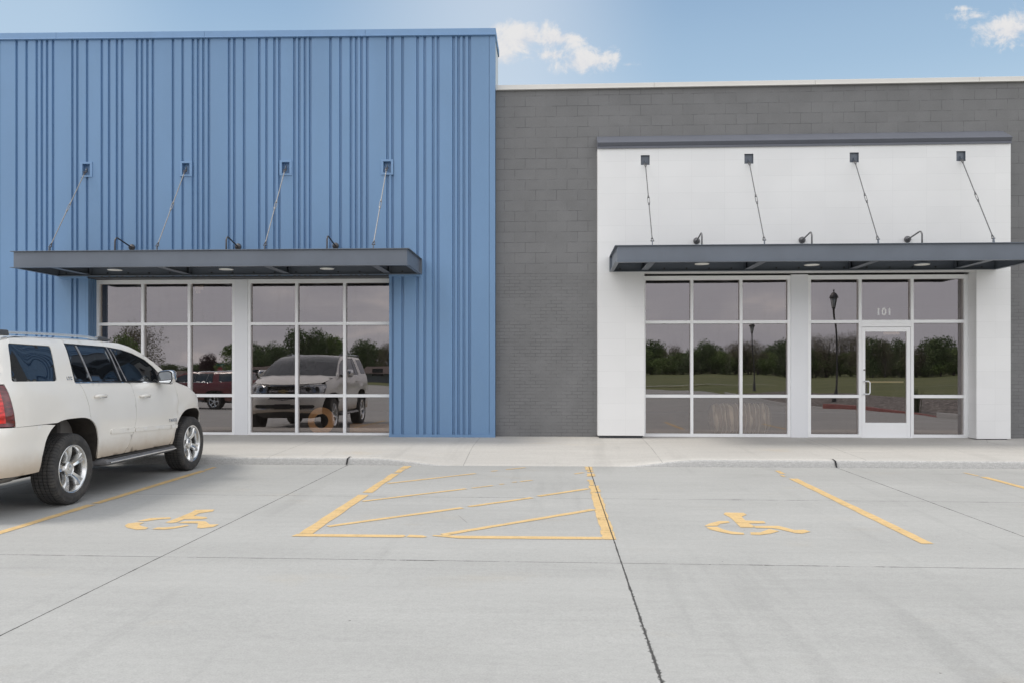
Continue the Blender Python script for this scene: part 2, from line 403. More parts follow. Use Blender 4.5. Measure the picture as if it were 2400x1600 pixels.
def m_blue():
    t = NT('blue_metal_cladding'); p = t.coord()
    n = t.noise(t.mapping(p, (1, 1, .25)), .9, 4); w = t.noise(t.mapping(p, (1.5, 1, .9)), 1.5, 3)
    c = t.scale(srgb(111, 145, 182), t.ramp(n, .3, .7, .955, 1.045))
    c = t.mix(t.ramp(w, .45, .7, 0, .22), c, srgb(114, 145, 177))
    return t.done(t.bsdf(c, t.ramp(w, .3, .7, .36, .46), 0, t.bump(w, .10, .03)))
M_BLUE = m_blue()
M_BLUEC = simple('blue_coping_metal', srgb(118, 152, 190), .42, 0, .03)
M_CREAM = simple('cream_coping_metal', (.70, .685, .65), .4, 0, .02)
M_CAP = simple('dark_bluegrey_flashing', srgb(99, 102, 111), .4, 0, .04)
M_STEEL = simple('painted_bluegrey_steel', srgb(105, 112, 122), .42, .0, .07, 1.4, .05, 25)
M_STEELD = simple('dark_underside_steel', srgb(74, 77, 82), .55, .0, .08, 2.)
M_GALV = simple('galvanised_rod', (.27, .26, .245), .45, .35, .12, 18)
M_RODG = simple('grey_painted_rod', (.085, .087, .092), .45, .1, .1, 18)
M_IRON = simple('bronze_black_conduit', (.085, .08, .08), .42, .5, .12, 9)
M_ALU = simple('clear_anodised_aluminium', (.86, .865, .87), .42, .05, .03, .9)
M_ALUW = simple('white_aluminium_panel', (.76, .77, .79), .45, .1, .02, .8)
M_DARK = simple('dark_gasket', (.02, .02, .022), .7)
M_LENS = simple('white_light_lens', (.80, .80, .76), .4, 0, .01, Emission_Strength=0.0) if False else simple('white_light_lens', (.85, .85, .80), .4, 0, .01)
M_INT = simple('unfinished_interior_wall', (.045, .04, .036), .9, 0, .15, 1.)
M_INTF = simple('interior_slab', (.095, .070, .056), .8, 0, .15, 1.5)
M_WOOD = simple('pale_timber', (.60, .42, .25), .7, 0, .15, 6.)
M_CARD = simple('brown_cardboard', (.72, .46, .24), .8, 0, .12, 7.)
M_DECAL = simple('white_vinyl_decal', (.62, .62, .62), .6, 0, .01)
M_PAPER = simple('paper_label', (.55, .53, .48), .8, 0, .04)
def m_glass(name, refl, trans, fac, bump=.006, bsc=.5):
    t = NT(name); p = t.wpos()
    h = t.noise(t.mapping(p, (1, 1, .7)), bsc, 2, .4)
    nm = t.bump(h, 1.0, bump)
    g = t.n('ShaderNodeBsdfAnisotropic') if False else t.n('ShaderNodeBsdfGlossy'); g.inputs['Roughness'].default_value = 0.0
    g.inputs['Color'].default_value = (*refl, 1); t.l(nm, g.inputs['Normal'])
    tr = t.n('ShaderNodeBsdfTransparent'); tr.inputs['Color'].default_value = (*trans, 1)
    # dust film
    du = t.n('ShaderNodeBsdfDiffuse'); du.inputs['Color'].default_value = (.30, .27, .24, 1)
    m1 = t.n('ShaderNodeMixShader'); m1.inputs[0].default_value = fac; t.l(tr.outputs[0], m1.inputs[1]); t.l(g.outputs[0], m1.inputs[2])
    m2 = t.n('ShaderNodeMixShader'); X, Y, Z = t.sep(p)
    dust = t.math('MULTIPLY', t.ramp(t.noise(t.mapping(p, (3, 1, .6)), 3, 5, .7), .45, .8, .02, .09), 1.)
    t.l(dust, m2.inputs[0]); t.l(m1.outputs[0], m2.inputs[1]); t.l(du.outputs[0], m2.inputs[2])
    return t.done(m2.outputs[0])
M_GLASS = m_glass('bronze_reflective_glass', (.53, .495, .495), (.95, .84, .74), .50)

# ------------------------------------------------------------------ ground, lot, sidewalk
def smooth(x, a, b):
    t = min(1., max(0., (x-a)/(b-a))) if b != a else float(x > a); return t*t*(3-2*t)
def lot_z(y):
    return SLOPE*y if y > 3 else (SLOPE*3 - (3-y)*.02 if y > -12 else SLOPE*3-.30)
def ground_z(x, y):
    z = (SLOPE*y if y > 3 else (SLOPE*3 - (3-y)*.02 if y > -12 else SLOPE*3-.30)) - .05
    z += (.40)*smooth(-y, 60, 150)
    z += .42*smooth(x, 13.6, 18.)*(1-smooth(abs(y+10), 30, 60))
    return z
def m_lawn():
    t = NT('lawn'); p = t.wpos()
    n = t.noise(p, .09, 6, .65); f = t.noise(p, 1.7, 6, .7)
    c = t.mix(t.ramp(n, .35, .65), (.085, .115, .03), (.14, .155, .045)); c = t.mix(t.ramp(f, .4, .75, 0, .6), c, (.19, .165, .075))
    return t.done(t.bsdf(c, .95, 0, t.bump(f, .6, .08)))
def grid_mesh(name, xs, ys, zf, mat, **kw):
    mb = MB(); n = len(xs)
    mb.v = [(x, y, zf(x, y)) for y in ys for x in xs]
    mb.f = [(j*n+i, j*n+i+1, (j+1)*n+i+1, (j+1)*n+i) for j in range(len(ys)-1) for i in range(n-1)]; mb.m = [0]*len(mb.f)
    return mb.build(name, mat, smooth=True, recalc=False, **kw)
xs = [-900, -500, -300, -200, -140, -100, -80, -60, -40, -30, -20, -10, 0, 8, 11, 13, 13.6, 14.5, 15.5, 16.5, 18, 22, 30, 45, 70, 100, 150, 250, 400, 900]
ys = [-900, -500, -300, -220, -180, -150, -130, -110, -90, -75, -60, -50, -40, -30, -20, -10, 0, 8, 16.3, 40, 100, 400]
o = grid_mesh('ground', xs, ys, ground_z, m_lawn()); tag(o, 'green lawn behind the parking lot, seen in the shop windows', kind='structure')
lot_poly = [(-70, 13.0), (-70, -60), (-6, -60), (4, -52), (9, -44), (11.5, -38), (12.6, -30), (13, -20), (13, 13.0)]
mb = MB(); ylv = [-60, -52, -44, -38, -30, -20, -12, -8, -4, 0, 3, 8, 13.0]
def lot_right(y):
    R_ = [(-60, -6), (-52, 4), (-44, 9), (-38, 11.5), (-30, 12.6), (-20, 13), (13, 13)]
    return float(np.interp(y, [a for a, b in R_], [b for a, b in R_]))
for y in ylv: mb.v += [(-70, y, lot_z(y)), (-35, y, lot_z(y)), (lot_right(y), y, lot_z(y))]
for i in range(len(ylv)-1):
    for j in (0, 1): mb.f.append((3*i+j, 3*i+j+1, 3*i+j+4, 3*i+j+3)); mb.m.append(0)
o = mb.build('parking_lot', M_LOT, recalc=False); tag(o, 'pale grey broomed concrete parking lot with dark saw cut joints', kind='structure')
# sidewalk with kerb and flush ramp
def walk_z(x, y):
    zt = .222 + (y-13.0)*.0266
    r = smooth(x, -2.9, -1.4)*(1-smooth(x, .85, 2.3))
    zr = min(zt, .0985 + (y-13.0)*.11)
    return zt*(1-r) + zr*r
xs = [i*.2 for i in range(-150, 66)]
def kerb_rows():
    rows = [(13.0, lambda x: .06), (13.0, lambda x: max(.099, walk_z(x, 13.0)-.04)), (13.01, lambda x: max(.0992, walk_z(x, 13.0)-.012)), (13.04, lambda x: walk_z(x, 13.04))]
    rows += [(y, (lambda yy: (lambda x: walk_z(x, yy)))(y)) for y in (13.15,)]
    return rows
mb = MB(); rows = kerb_rows(); n = len(xs)
mb.v = [(x, y + (.0015*math.sin(x*7.3)), f(x)) for y, f in rows for x in xs]
for j in range(len(rows)-1):
    for i in range(n-1):
        mb.f.append((j*n+i, j*n+i+1, (j+1)*n+i+1, (j+1)*n+i)); mb.m.append(0 if j < 2 else 1)
o = mb.build('kerb', [M_KERB, M_WALK], smooth=True, recalc=False, angle=50); tag(o, 'concrete kerb with a dark mottled face, flush at the ramp', kind='structure')
ys = [13.15, 13.4, 13.7, 14.0, 14.3, 14.6, 14.9, 15.3, 15.8, 16.25, 16.5]
o = grid_mesh('sidewalk', xs, ys, walk_z, M_WALK); tag(o, 'beige grey concrete sidewalk along the shop fronts', kind='structure')
# sealant squeezed up the kerb face at two joints
mb = MB()
for jx, sgn in ((-3.27, 1), (4.33, -1)):
    w = .011; pts = [(jx, 12.97, .0985), (jx+sgn*.004, 12.99, .115), (jx+sgn*.012, 12.993, .16), (jx+sgn*.02, 13.0, .205), (jx+sgn*.05, 13.03, .228), (jx+sgn*.075, 13.06, .2295)]
    ww = [.006, .012, .014, .013, .010, .003]
    o0 = len(mb.v)
    for (x, y, z), a in zip(pts, ww): mb.v += [(x-a, y-.004, z+.004), (x+a, y-.004, z+.004)]
    for i in range(len(pts)-1): mb.f.append((o0+2*i, o0+2*i+1, o0+2*i+3, o0+2*i+2)); mb.m.append(0)
o = mb.build('kerb_joint_sealant', M_DARK, recalc=False); tag(o, 'black sealant strips running up the kerb face at the joints', 'sealant', kind='structure')

# painted markings, sheets 4 mm above the lot
def sheet(name, polys, label, cat, group=None, dz=.004):
    mb = MB()
    for p in polys:
        # densify so worn paint follows the surface; keep simple n-gons
        o0 = len(mb.v); mb.v += [(x, y, SLOPE*y+dz) for x, y in p]; mb.f.append(tuple(range(o0, o0+len(p)))); mb.m.append(0)
    me_o = mb.build(name, M_YEL, recalc=True)
    for pl in me_o.data.polygons:
        if pl.normal.z < 0: pl.flip()
    return tag(me_o, label, cat, group)
def strip(p0, p1, w, segs=10, jit=.006):
    (x0, y0), (x1, y1) = p0, p1; dx, dy = x1-x0, y1-y0; L = math.hypot(dx, dy); nx, ny_ = -dy/L, dx/L
    a, b = [], []
    for i in range(segs+1):
        t = i/segs; x, y = x0+dx*t, y0+dy*t
        j1, j2 = random.uniform(-jit, jit), random.uniform(-jit, jit)
        a.append((x+nx*(w/2+j1), y+ny_*(w/2+j1))); b.append((x-nx*(w/2+j2), y-ny_*(w/2+j2)))
    return a + b[::-1]
G = 'yellow stall lines painted on the lot'
sheet('parking_line', [strip((-5.24, 7.4), (-5.24, 9.20), .105), strip((-5.24, 9.28), (-5.235, 12.2), .105, 16), strip((-5.235, 12.27), (-5.235, 12.62), .07)], 'long yellow stall line beside the white suv wheels', 'parking line', G)
sheet('parking_line', [strip((3.31, 7.56), (3.325, 11.75), .115, 20), strip((3.26, 11.95), (3.26, 12.12), .05), strip((3.32, 12.25), (3.33, 12.6), .07)], 'yellow stall line between the second wheelchair symbol and the right hand stall', 'parking line', G)
sheet('parking_line', [strip((6.05, 8.0), (6.05, 12.05), .10, 16), strip((6.03, 12.15), (6.0, 12.5), .04)], 'short visible end of the stall line at the far right edge', 'parking line', G)
def poly_off(p, d): return p
hatch = [strip((-2.335, 7.72), (-2.32, 10.05), .13, 12), strip((-2.315, 10.22), (-2.305, 12.0), .115, 8, .012), strip((-2.30, 12.12), (-2.295, 12.5), .10, 4, .012), strip((-2.29, 12.58), (-2.28, 12.9), .12, 3, .01),
         [(-2.43, 7.60), (-1.39, 7.60), (-1.37, 7.67), (-1.4, 7.71), (-2.41, 7.71)], [(-1.36, 7.62), (-1.2, 7.60), (-1.17, 7.64), (-1.22, 7.70), (-1.35, 7.72)], [(-1.13, 7.68), (-.86, 7.58), (.44, 7.60), (.44, 7.71), (-.86, 7.70), (-1.12, 7.72)],
         strip((-1.04, 7.735), (.44, 9.16), .085, 14), strip((-2.22, 8.08), (-1.02, 9.20), .085, 10), strip((-.95, 9.28), (-.26, 9.93), .075, 6), strip((-.19, 10.05), (.44, 10.68), .08, 6),
         strip((-2.22, 9.58), (-1.12, 10.60), .07, 10), strip((-1.05, 10.66), (-.80, 10.90), .04, 3), strip((-.72, 11.0), (-.66, 11.05), .04, 2), strip((-.56, 11.2), (-.50, 11.25), .04, 2), strip((-.46, 11.28), (-.29, 11.42), .045, 2),
         strip((-2.22, 11.02), (-1.14, 12.08), .065, 8), strip((-.93, 12.33), (-.84, 12.42), .05, 2), strip((-.72, 12.55), (-.44, 12.8), .045, 3), strip((.30, 12.1), (.44, 12.25), .05, 2)]
for (y0, y1, xa, xb) in ((7.60, 8.03, .445, .562), (8.02, 9.2, .448, .568), (9.2, 10.32, .455, .575), (10.32, 10.38, .455, .52), (10.40, 10.95, .46, .582), (10.98, 11.5, .468, .535), (11.85, 12.15, .475, .59), (12.3, 12.5, .50, .585), (12.55, 12.95, .48, .59)):
    hatch.append(strip(((xa+xb)/2, y0), ((xa+xb)/2, y1), xb-xa, 8, .012))
sheet('access_aisle_marking', hatch, 'worn yellow hatched access aisle box in front of the flush ramp', 'road marking')
S1 = [[(-4.23, 8.25), (-4.18, 8.42), (-4.08, 8.46), (-3.99, 8.48), (-3.95, 8.4), (-4.05, 8.36), (-4.14, 8.26)],
      [(-4.24, 8.03), (-4.26, 8.13), (-4.2, 8.19), (-4.12, 8.19), (-4.12, 8.08), (-4.05, 8.0), (-3.95, 7.93), (-3.94, 7.85), (-4.02, 7.83), (-4.16, 7.92)],
      [(-3.88, 7.86), (-3.87, 7.95), (-3.81, 7.95), (-3.73, 7.99), (-3.64, 8.09), (-3.6, 8.05), (-3.68, 7.9), (-3.76, 7.85)],
      [(-3.91, 8.2), (-3.9, 8.45), (-3.9, 8.61), (-3.9, 8.78), (-3.92, 8.92), (-3.72, 8.96), (-3.69, 8.84), (-3.79, 8.72), (-3.78, 8.57), (-3.62, 8.51), (-3.58, 8.44), (-3.62, 8.40), (-3.8, 8.38), (-3.8, 8.21), (-3.84, 8.17)],
      [(-3.78, 8.20), (-3.74, 8.27), (-3.6, 8.29), (-3.53, 8.28), (-3.42, 8.12), (-3.33, 8.13), (-3.33, 8.0), (-3.42, 7.93), (-3.47, 7.94), (-3.56, 8.17), (-3.74, 8.18)]]
S2 = [[(1.48, 8.28), (1.56, 8.42), (1.68, 8.55), (1.77, 8.55), (1.77, 8.47), (1.66, 8.4), (1.61, 8.29)],
      [(1.49, 8.24), (1.6, 8.24), (1.63, 8.12), (1.69, 8.02), (1.79, 7.96), (1.78, 7.88), (1.67, 7.89), (1.58, 7.99), (1.5, 8.11)],
      [(1.86, 7.99), (1.95, 7.99), (2.03, 8.09), (2.08, 8.16), (2.15, 8.06), (2.04, 7.94), (1.92, 7.87), (1.84, 7.88)],
      [(1.80, 8.94), (1.84, 9.04), (2.03, 9.03), (2.04, 8.92), (1.96, 8.80), (1.95, 8.59), (2.13, 8.56), (2.12, 8.45), (1.95, 8.43), (1.97, 8.30), (1.94, 8.22), (1.82, 8.22), (1.83, 8.55), (1.83, 8.76)],
      [(1.96, 8.20), (1.96, 8.31), (2.21, 8.32), (2.26, 8.23), (2.31, 8.12), (2.41, 8.14), (2.44, 8.05), (2.33, 7.95), (2.27, 7.98), (2.17, 8.16), (2.11, 8.20)]]
sheet('wheelchair_symbol', S1, 'faded yellow wheelchair symbol crossed by a joint, near the white suv', 'road marking', 'yellow wheelchair symbols on the lot')
sheet('wheelchair_symbol', S2, 'yellow wheelchair symbol to the right of the hatched aisle', 'road marking', 'yellow wheelchair symbols on the lot')

# ------------------------------------------------------------------ BLUE BUILDING
YB, YW = 16.0, 16.32
def ztop(x): return 8.03 + .0105*(-1.13 - x)
blue = empty('blue_metal_building', (-6, 16.3, .3), 'tall shop front clad in ribbed blue metal with a storefront opening', 'building')
def P(o, par=None):       # parent keeping world coordinates
    o.parent = par or blue; o.matrix_parent_inverse = Matrix.Translation(-Vector(blue.location)) if (par is None) else Matrix(); return o
RIBS = [-10.655, -10.45, -10.243, -10.139, -10.032, -9.91, -9.515, -9.416, -9.217, -8.918, -8.771, -8.612, -8.506, -8.205, -8.106, -7.997, -7.887, -7.482, -7.287, -7.082, -6.979, -6.873, -6.762, -6.359, -6.255, -6.058, -5.757, -5.612, -5.456, -5.357, -5.061, -4.964, -4.852, -4.749, -4.347, -4.15, -3.945, -3.842, -3.737, -3.626, -3.229, -3.129, -2.933, -2.64, -2.5, -2.337, -2.242, -1.941, -1.844, -1.739, -1.629]
RIBS = [-13.0+.2*0] + [x-3.13 for x in RIBS if x-3.13 > -12.9 and x-3.13 < -10.8][:12] + RIBS
OP0, OP1, OPZ = -9.19, -3.19, 3.43
POCK = [(-9.225, 5.545), (-7.215, 5.535), (-5.225, 5.53), (-3.228, 5.52)]
prof = [(-13.2, YB)]
for r in RIBS[1:]:
    prof += [(r-.022, YB), (r-.012, YB+.042), (r+.026, YB+.042), (r+.034, YB)]
prof += [(-1.2475, YB), (-1.246, YB+.02), (-1.241, YB+.02), (-1.2395, YB), (-1.132, YB), (-1.132, YB+.18)]
cuts = sorted(set([OP0, OP1] + [x+s*.075 for x, z in POCK for s in (-1, 1)]))
pp = [prof[0]]
for a, b in zip(prof, prof[1:]):
    for c_ in cuts:
        if a[0] < c_ - 1e-6 and b[0] > c_ + 1e-6:
            t = (c_-a[0])/(b[0]-a[0]); pp.append((c_, a[1]+(b[1]-a[1])*t))
    pp.append(b)
mb = MB()
for a, b in zip(pp, pp[1:]):
    xm = (a[0]+b[0])/2
    iv = [(.30, 9.9)] if not (OP0 < xm < OP1) else [(OPZ, 9.9)]
    for x, z in POCK:
        if abs(xm-x) < .075: iv = [(iv[0][0], z-.11), (z+.11, iv[0][1])]
    for z0, z1 in iv:
        za, zb = (z1, z1) if z1 < 9 else (ztop(a[0])+.03, ztop(b[0])+.03)
        mb.add([(a[0], a[1], z0), (b[0], b[1], z0), (b[0], b[1], zb), (a[0], a[1], za)], [(0,1,2,3)])
P(mb.build('ribbed_wall', M_BLUE, recalc=False))
# structure behind skin
mb = MB(); mb.box((-13.2, 16.10, 3.45), (-1.16, 16.9, 8.0)).box((-13.2, 16.10, .3), (OP0-.06, 16.6, 3.45)).box((OP1+.06, 16.10, .3), (-1.16, 16.6, 3.45))
P(mb.build('backing_wall', M_INT))
mb = MB(); mb.add([(-1.14, 16.18, .3), (-1.14, 17.0, .3), (-1.14, 17.0, ztop(-1.13)+.02), (-1.14, 16.18, ztop(-1.13)+.02)], [(0,1,2,3)])
P(mb.build('side_wall', M_CREAM))
mb = MB()   # coping, slight fall along its length, joints every 3 m
xj = [-13.2, -12.5, -9.1+ -0.0, -5.45, -4.95+.75, -1.118]; xj = [-13.2, -9.82, -6.83, -4.2+.55, -1.118]
for a, b in zip(xj, xj[1:]):
    b2 = b-.004 if b < -1.2 else b
    for (y0, y1, d0, d1) in ((15.965, 16.45, .0, .135), (15.95, 15.966, .0, .018)):
        mb.add([(a, y0, ztop(a)+d0), (b2, y0, ztop(b2)+d0), (b2, y1, ztop(b2)+d0), (a, y1, ztop(a)+d0), (a, y0, ztop(a)+d1), (b2, y0, ztop(b2)+d1), (b2, y1, ztop(b2)+d1), (a, y1, ztop(a)+d1)],
              [(0,3,2,1),(4,5,6,7),(0,1,5,4),(1,2,6,5),(2,3,7,6),(3,0,4,7)])
P(mb.build('coping', M_BLUEC, bevel=.004))
mb = MB(); mb.box((-1.30, 15.94, 8.005), (-1.115, 17.03, 8.03)) if False else mb.box((-1.15, 16.46, 8.0), (-1.118, 17.03, 8.13)); P(mb.build('return_coping', M_BLUEC))
for a, b in ((-13.2, OP0), (OP1, -1.128)): P(MB().box((a, 15.982, .300), (b, 15.997, .355)).build('base_trim', M_BLUE, bevel=.003))
for a, b in ((-9.74, OP0), (OP1, -2.56)): P(MB().box((a, 15.955, 3.395), (b, 15.998, 3.434)).build('canopy_flashing', M_BLUEC, bevel=.003))
mb = MB()   # jambs of the opening: panels with two grooves
for X0, sg in ((OP0, -1), (OP1, 1)):
    mb = MB()
    for (y0, y1, d) in ((16.0, 16.09, 0), (16.09, 16.12, .03), (16.12, 16.17, 0), (16.17, 16.20, .03), (16.20, 16.24, 0), (16.24, 16.265, .03), (16.265, 16.36, 0)):
        mb.box((min(X0+sg*(d+.0), X0+sg*.05), y0+.001, .305), (max(X0+sg*d, X0+sg*.05), y1, 3.398))
    P(mb.build('jamb', M_BLUE))
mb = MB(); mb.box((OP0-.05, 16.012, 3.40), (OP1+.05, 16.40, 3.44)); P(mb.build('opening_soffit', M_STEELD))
for x, z in POCK:
    mb = MB(); w, h, W_, H_ = .075, .11, .122, .150
    for a, b in (((x-W_, z+h), (x+W_, z+H_)), ((x-W_, z-H_), (x+W_, z-h)), ((x-W_, z-h), (x-w, z+h)), ((x+w, z-h), (x+W_, z+h))):
        mb.box((a[0], 15.985, a[1]), (b[0], 15.999, b[1]))
    fr = P(mb.build('anchor_pocket', M_BLUEC, bevel=.002))
    mb = MB(); mb.box((x-w-.001, 16.085, z-h-.001), (x+w+.001, 16.095, z+h+.001)); 
    mb.box((x-w-.006, 16.0, z-h), (x-w, 16.085, z+h)).box((x+w, 16.0, z-h), (x+w+.006, 16.085, z+h)).box((x-w, 16.0, z+h), (x+w, 16.085, z+h+.006)).box((x-w, 16.0, z-h-.006), (x+w, 16.085, z-h))
    b = mb.build('pocket_box', M_BLUE); b.parent = fr; b.matrix_parent_inverse = Matrix()

def bay(par, loc, xs_, zs, YF, door=None, tilt_seed=0, x_end=(.05, .05)):
    """storefront bay: xs_ = mullion centres (first/last = outer frame), zs = rail centres; YF = front face of frame"""
    mb = MB(); fw = .028; d0, d1 = YF, YF+.11
    for i, x in enumerate(xs_):
        mb.box((x-fw, d0, zs[0]-.03), (x+fw, d1, zs[-1]+.045))
    for i in range(len(xs_)-1):
        a, b = xs_[i]+fw, xs_[i+1]-fw
        for j, z in enumerate(zs):
            if door == i and j in (0, 1): continue
            h0, h1 = (.03, .03)
            if j == len(zs)-1: h0, h1 = .035, .045
            mb.box((a, d0+.002, z-h0), (b, d1-.002, z+h1))
        if door == i: mb.box((a, d0+.002, 2.415), (b, d1-.002, 2.54 if False else zs[2]-.03+.0005))
    fr = mb.build('storefront_window', M_ALU, bevel=.0025)
    fr.parent = par; fr.matrix_parent_inverse = Matrix.Translation(-Vector(par.location))
    rng = random.Random(tilt_seed)
    for i in range(len(xs_)-1):
        for j in range(len(zs)-1):
            if door == i and j < 2: continue
            a, b = xs_[i]+fw-.005, xs_[i+1]-fw+.005; z0, z1 = zs[j]+.025, zs[j+1]-.03
            cx, cz = (a+b)/2, (z0+z1)/2; w, h = (b-a)/2, (z1-z0)/2
            m = MB(); m.add([(-w, 0, -h), (w, 0, -h), (w, 0, h), (-w, 0, h)], [(0,1,2,3)])
            p = m.build('pane', M_GLASS, recalc=False); p.parent = fr
            p.location = (cx, YF+.062, cz)
            p.rotation_euler = (R(rng.uniform(-.045, .045)), 0, R(rng.uniform(-.05, .05)))
            # dark gasket line
            g = MB(); e = .006
            y_ = YF+.055; g.add([(a, y_, z0), (b, y_, z0), (b, y_, z1), (a, y_, z1), (a+e, y_, z0+e), (b-e, y_, z0+e), (b-e, y_, z1-e), (a+e, y_, z1-e)], [(0,1,5,4), (1,2,6,5), (2,3,7,6), (3,0,4,7)])
            gg = g.build('gasket', M_DARK); gg.parent = fr
    return fr
ZR = [.325, 1.09, 2.51, 3.35]
bay(blue, None, [-9.165, -8.245, -7.29, -6.385], ZR, 16.30, tilt_seed=3)
bay(blue, None, [-6.065, -5.11, -4.145, -3.215], ZR, 16.30, tilt_seed=5)
mb = MB(); mb.box((-6.357, 16.285, .30), (-6.093, 16.42, 3.395)); P(mb.build('column_cover', M_ALUW, bevel=.006))
# three paper stickers inside the third top pane
mb = MB()
for (x, z, w, h) in ((-7.145, 3.225, .055, .05), (-7.135, 3.16, .045, .035), (-7.06, 3.235, .03, .045)): mb.box((x-w, 16.375, z-h), (x+w, 16.377, z+h))
P(mb.build('paper_sticker', M_PAPER))

# ------------------------------------------------------------------ GREY BUILDING with white portal
grey = empty('grey_block_building', (4, 16.4, .3), 'low dark grey painted masonry shop with a white tiled entrance portal', 'building')
def PG(o): o.parent = grey; o.matrix_parent_inverse = Matrix.Translation(-Vector(grey.location)); return o
mb = MB(); mb.box((-1.13, 16.2, 3.44), (14, 16.5, 7.04)).box((-1.13, 16.2, .28), (1.70, 16.5, 3.44)).box((7.90, 16.2, .28), (14, 16.5, 3.44)); PG(mb.build('masonry_wall', M_GREY))
mb = MB()
for a, b in ((-1.118, 1.93), (1.934, 4.98), (4.984, 8.03), (8.034, 14)):
    mb.box((a, 16.145, 7.035), (b, 16.55, 7.125)).box((a, 16.135, 7.03), (b, 16.146, 7.045))
PG(mb.build('roof_coping', M_CREAM, bevel=.004))
YP = 15.92
PK = [(1.735, 5.565), (3.68, 5.575), (5.632, 5.565), (7.585, 5.56)]
# portal face with anchor holes
mb = MB(); X0, X1, XI0, XI1, Z0, Z1, ZI = .837, 8.487, 1.72, 7.868, .352, 5.82, 3.44; Z0b = .318
def quad(xa, xb, za, zb): mb.add([(xa, YP, za), (xb, YP, za), (xb, YP, zb), (xa, YP, zb)], [(0,1,2,3)])
quad(X0, XI0, Z0, ZI); quad(XI1, X1, Z0b, ZI)
xc = X0; hw = .083
for (x, z) in PK:
    quad(xc, x-hw, ZI, Z1); quad(x-hw, x+hw, ZI, 5.565-hw); quad(x-hw, x+hw, 5.565+hw+.02, Z1); xc = x+hw
quad(xc, X1, ZI, Z1)
mb.add([(X0, YP, Z0), (X0, YP, Z1), (X0, 16.2, Z1), (X0, 16.2, Z0)], [(0,1,2,3)])
mb.add([(X1, YP, Z0b), (X1, YP, Z1), (X1, 16.2, Z1), (X1, 16.2, Z0b)], [(0,1,2,3)])
mb.add([(XI0, YP, Z0), (XI0, YP, ZI), (XI0, 16.4, ZI), (XI0, 16.4, Z0)], [(0,1,2,3)])
mb.add([(XI1, YP, Z0b), (XI1, YP, ZI), (XI1, 16.4, ZI), (XI1, 16.4, Z0b)], [(0,1,2,3)])
mb.add([(XI0, YP, ZI), (XI1, YP, ZI), (XI1, 16.4, ZI), (XI0, 16.4, ZI)], [(0,1,2,3)])
mb.add([(X0, YP, Z0), (XI0, YP, Z0), (XI0, 16.2, Z0), (X0, 16.2, Z0)], [(0,1,2,3)])
mb.add([(XI1, YP, Z0b), (X1, YP, Z0b), (X1, 16.2, Z0b), (XI1, 16.2, Z0b)], [(0,1,2,3)])
portal = PG(mb.build('portal', M_TILE, recalc=False))
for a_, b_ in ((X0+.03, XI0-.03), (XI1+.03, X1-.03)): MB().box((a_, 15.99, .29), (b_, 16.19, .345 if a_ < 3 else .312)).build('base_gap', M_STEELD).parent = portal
for (x, z) in PK:
    mb = MB(); z0, z1 = 5.565-hw, 5.565+hw+.02
    mb.box((x-hw, 15.965, z0), (x+hw, 15.975, z1)).box((x-hw-.004, YP+.001, z0), (x-hw, 15.965, z1)).box((x+hw, YP+.001, z0), (x+hw+.004, 15.965, z1)).box((x-hw, YP+.001, z1), (x+hw, 15.965, z1+.004)).box((x-hw, YP+.001, z0-.004), (x+hw, 15.965, z0))
    b = mb.build('anchor_plate', M_STEEL); b.parent = portal
mb = MB()   # sloped cap
pr = [(16.199, 5.82), (15.905, 5.82), (15.900, 5.795), (15.893, 5.795), (15.893, 5.835), (15.905, 5.838), (15.862, 5.902), (15.865, 5.912), (16.199, 6.11)]
mb.prism([(y, z) for y, z in pr], lambda y, z: (.832, y, z), lambda y, z: (8.492, y, z)); b = mb.build('portal_cap', M_CAP); b.parent = portal
YWR = 16.22
ZR2 = [.34, 1.095, 2.515, 3.36]
bay(grey, None, [1.748, 2.663, 3.602, 4.512], ZR2, YWR, tilt_seed=11)
b3 = bay(grey, None, [4.898, 5.853, 6.825, 7.815], ZR2, YWR, door=1, tilt_seed=12)
mb = MB(); mb.box((4.541, YWR-.012, .30), (4.869, YWR+.12, 3.42)); PG(mb.build('column_cover', M_ALUW, bevel=.006))
mb = MB(); mb.box((7.8445, YWR+.01, .30), (7.867, YWR+.12, 3.40)); PG(mb.build('perimeter_sealant', M_ALU))
# door
mb = MB(); dx0, dx1, dz0, dz1 = 5.886, 6.792, .322, 2.408; ys0, ys1 = YWR+.006, YWR+.05
mb.box((dx0, ys0, dz0), (dx0+.062, ys1, dz1)).box((dx1-.072, ys0, dz0), (dx1, ys1, dz1)).box((dx0+.062, ys0+.001, dz1-.085), (dx1-.072, ys1-.001, dz1)).box((dx0+.062, ys0+.001, dz0), (dx1-.072, ys1-.001, dz0+.27))
door = PG(mb.build('door', M_ALU, bevel=.003))
def ch(o, par): o.parent = par; o.matrix_parent_inverse = Matrix(); return o
m = MB(); m.add([(dx0+.06, YWR+.03, dz0+.268), (dx1-.07, YWR+.03, dz0+.268), (dx1-.07, YWR+.03, dz1-.083), (dx0+.06, YWR+.03, dz1-.083)], [(0,1,2,3)]); ch(m.build('door_glass', M_GLASS, recalc=False), door)
m = MB(); hx = 5.922
m.tube([(hx, ys0, 1.385), (hx, ys0-.05, 1.385), (hx+.02, ys0-.065, 1.385), (hx+.065, ys0-.065, 1.385), (hx+.09, ys0-.065, 1.36), (hx+.09, ys0-.065, 1.165), (hx+.065, ys0-.065, 1.14), (hx+.02, ys0-.065, 1.14), (hx, ys0-.05, 1.14), (hx, ys0, 1.14)], .0125, 12)
ch(m.build('door_handle', simple('white_handle', (.75, .76, .78), .3, .1, .01), smooth=True), door)
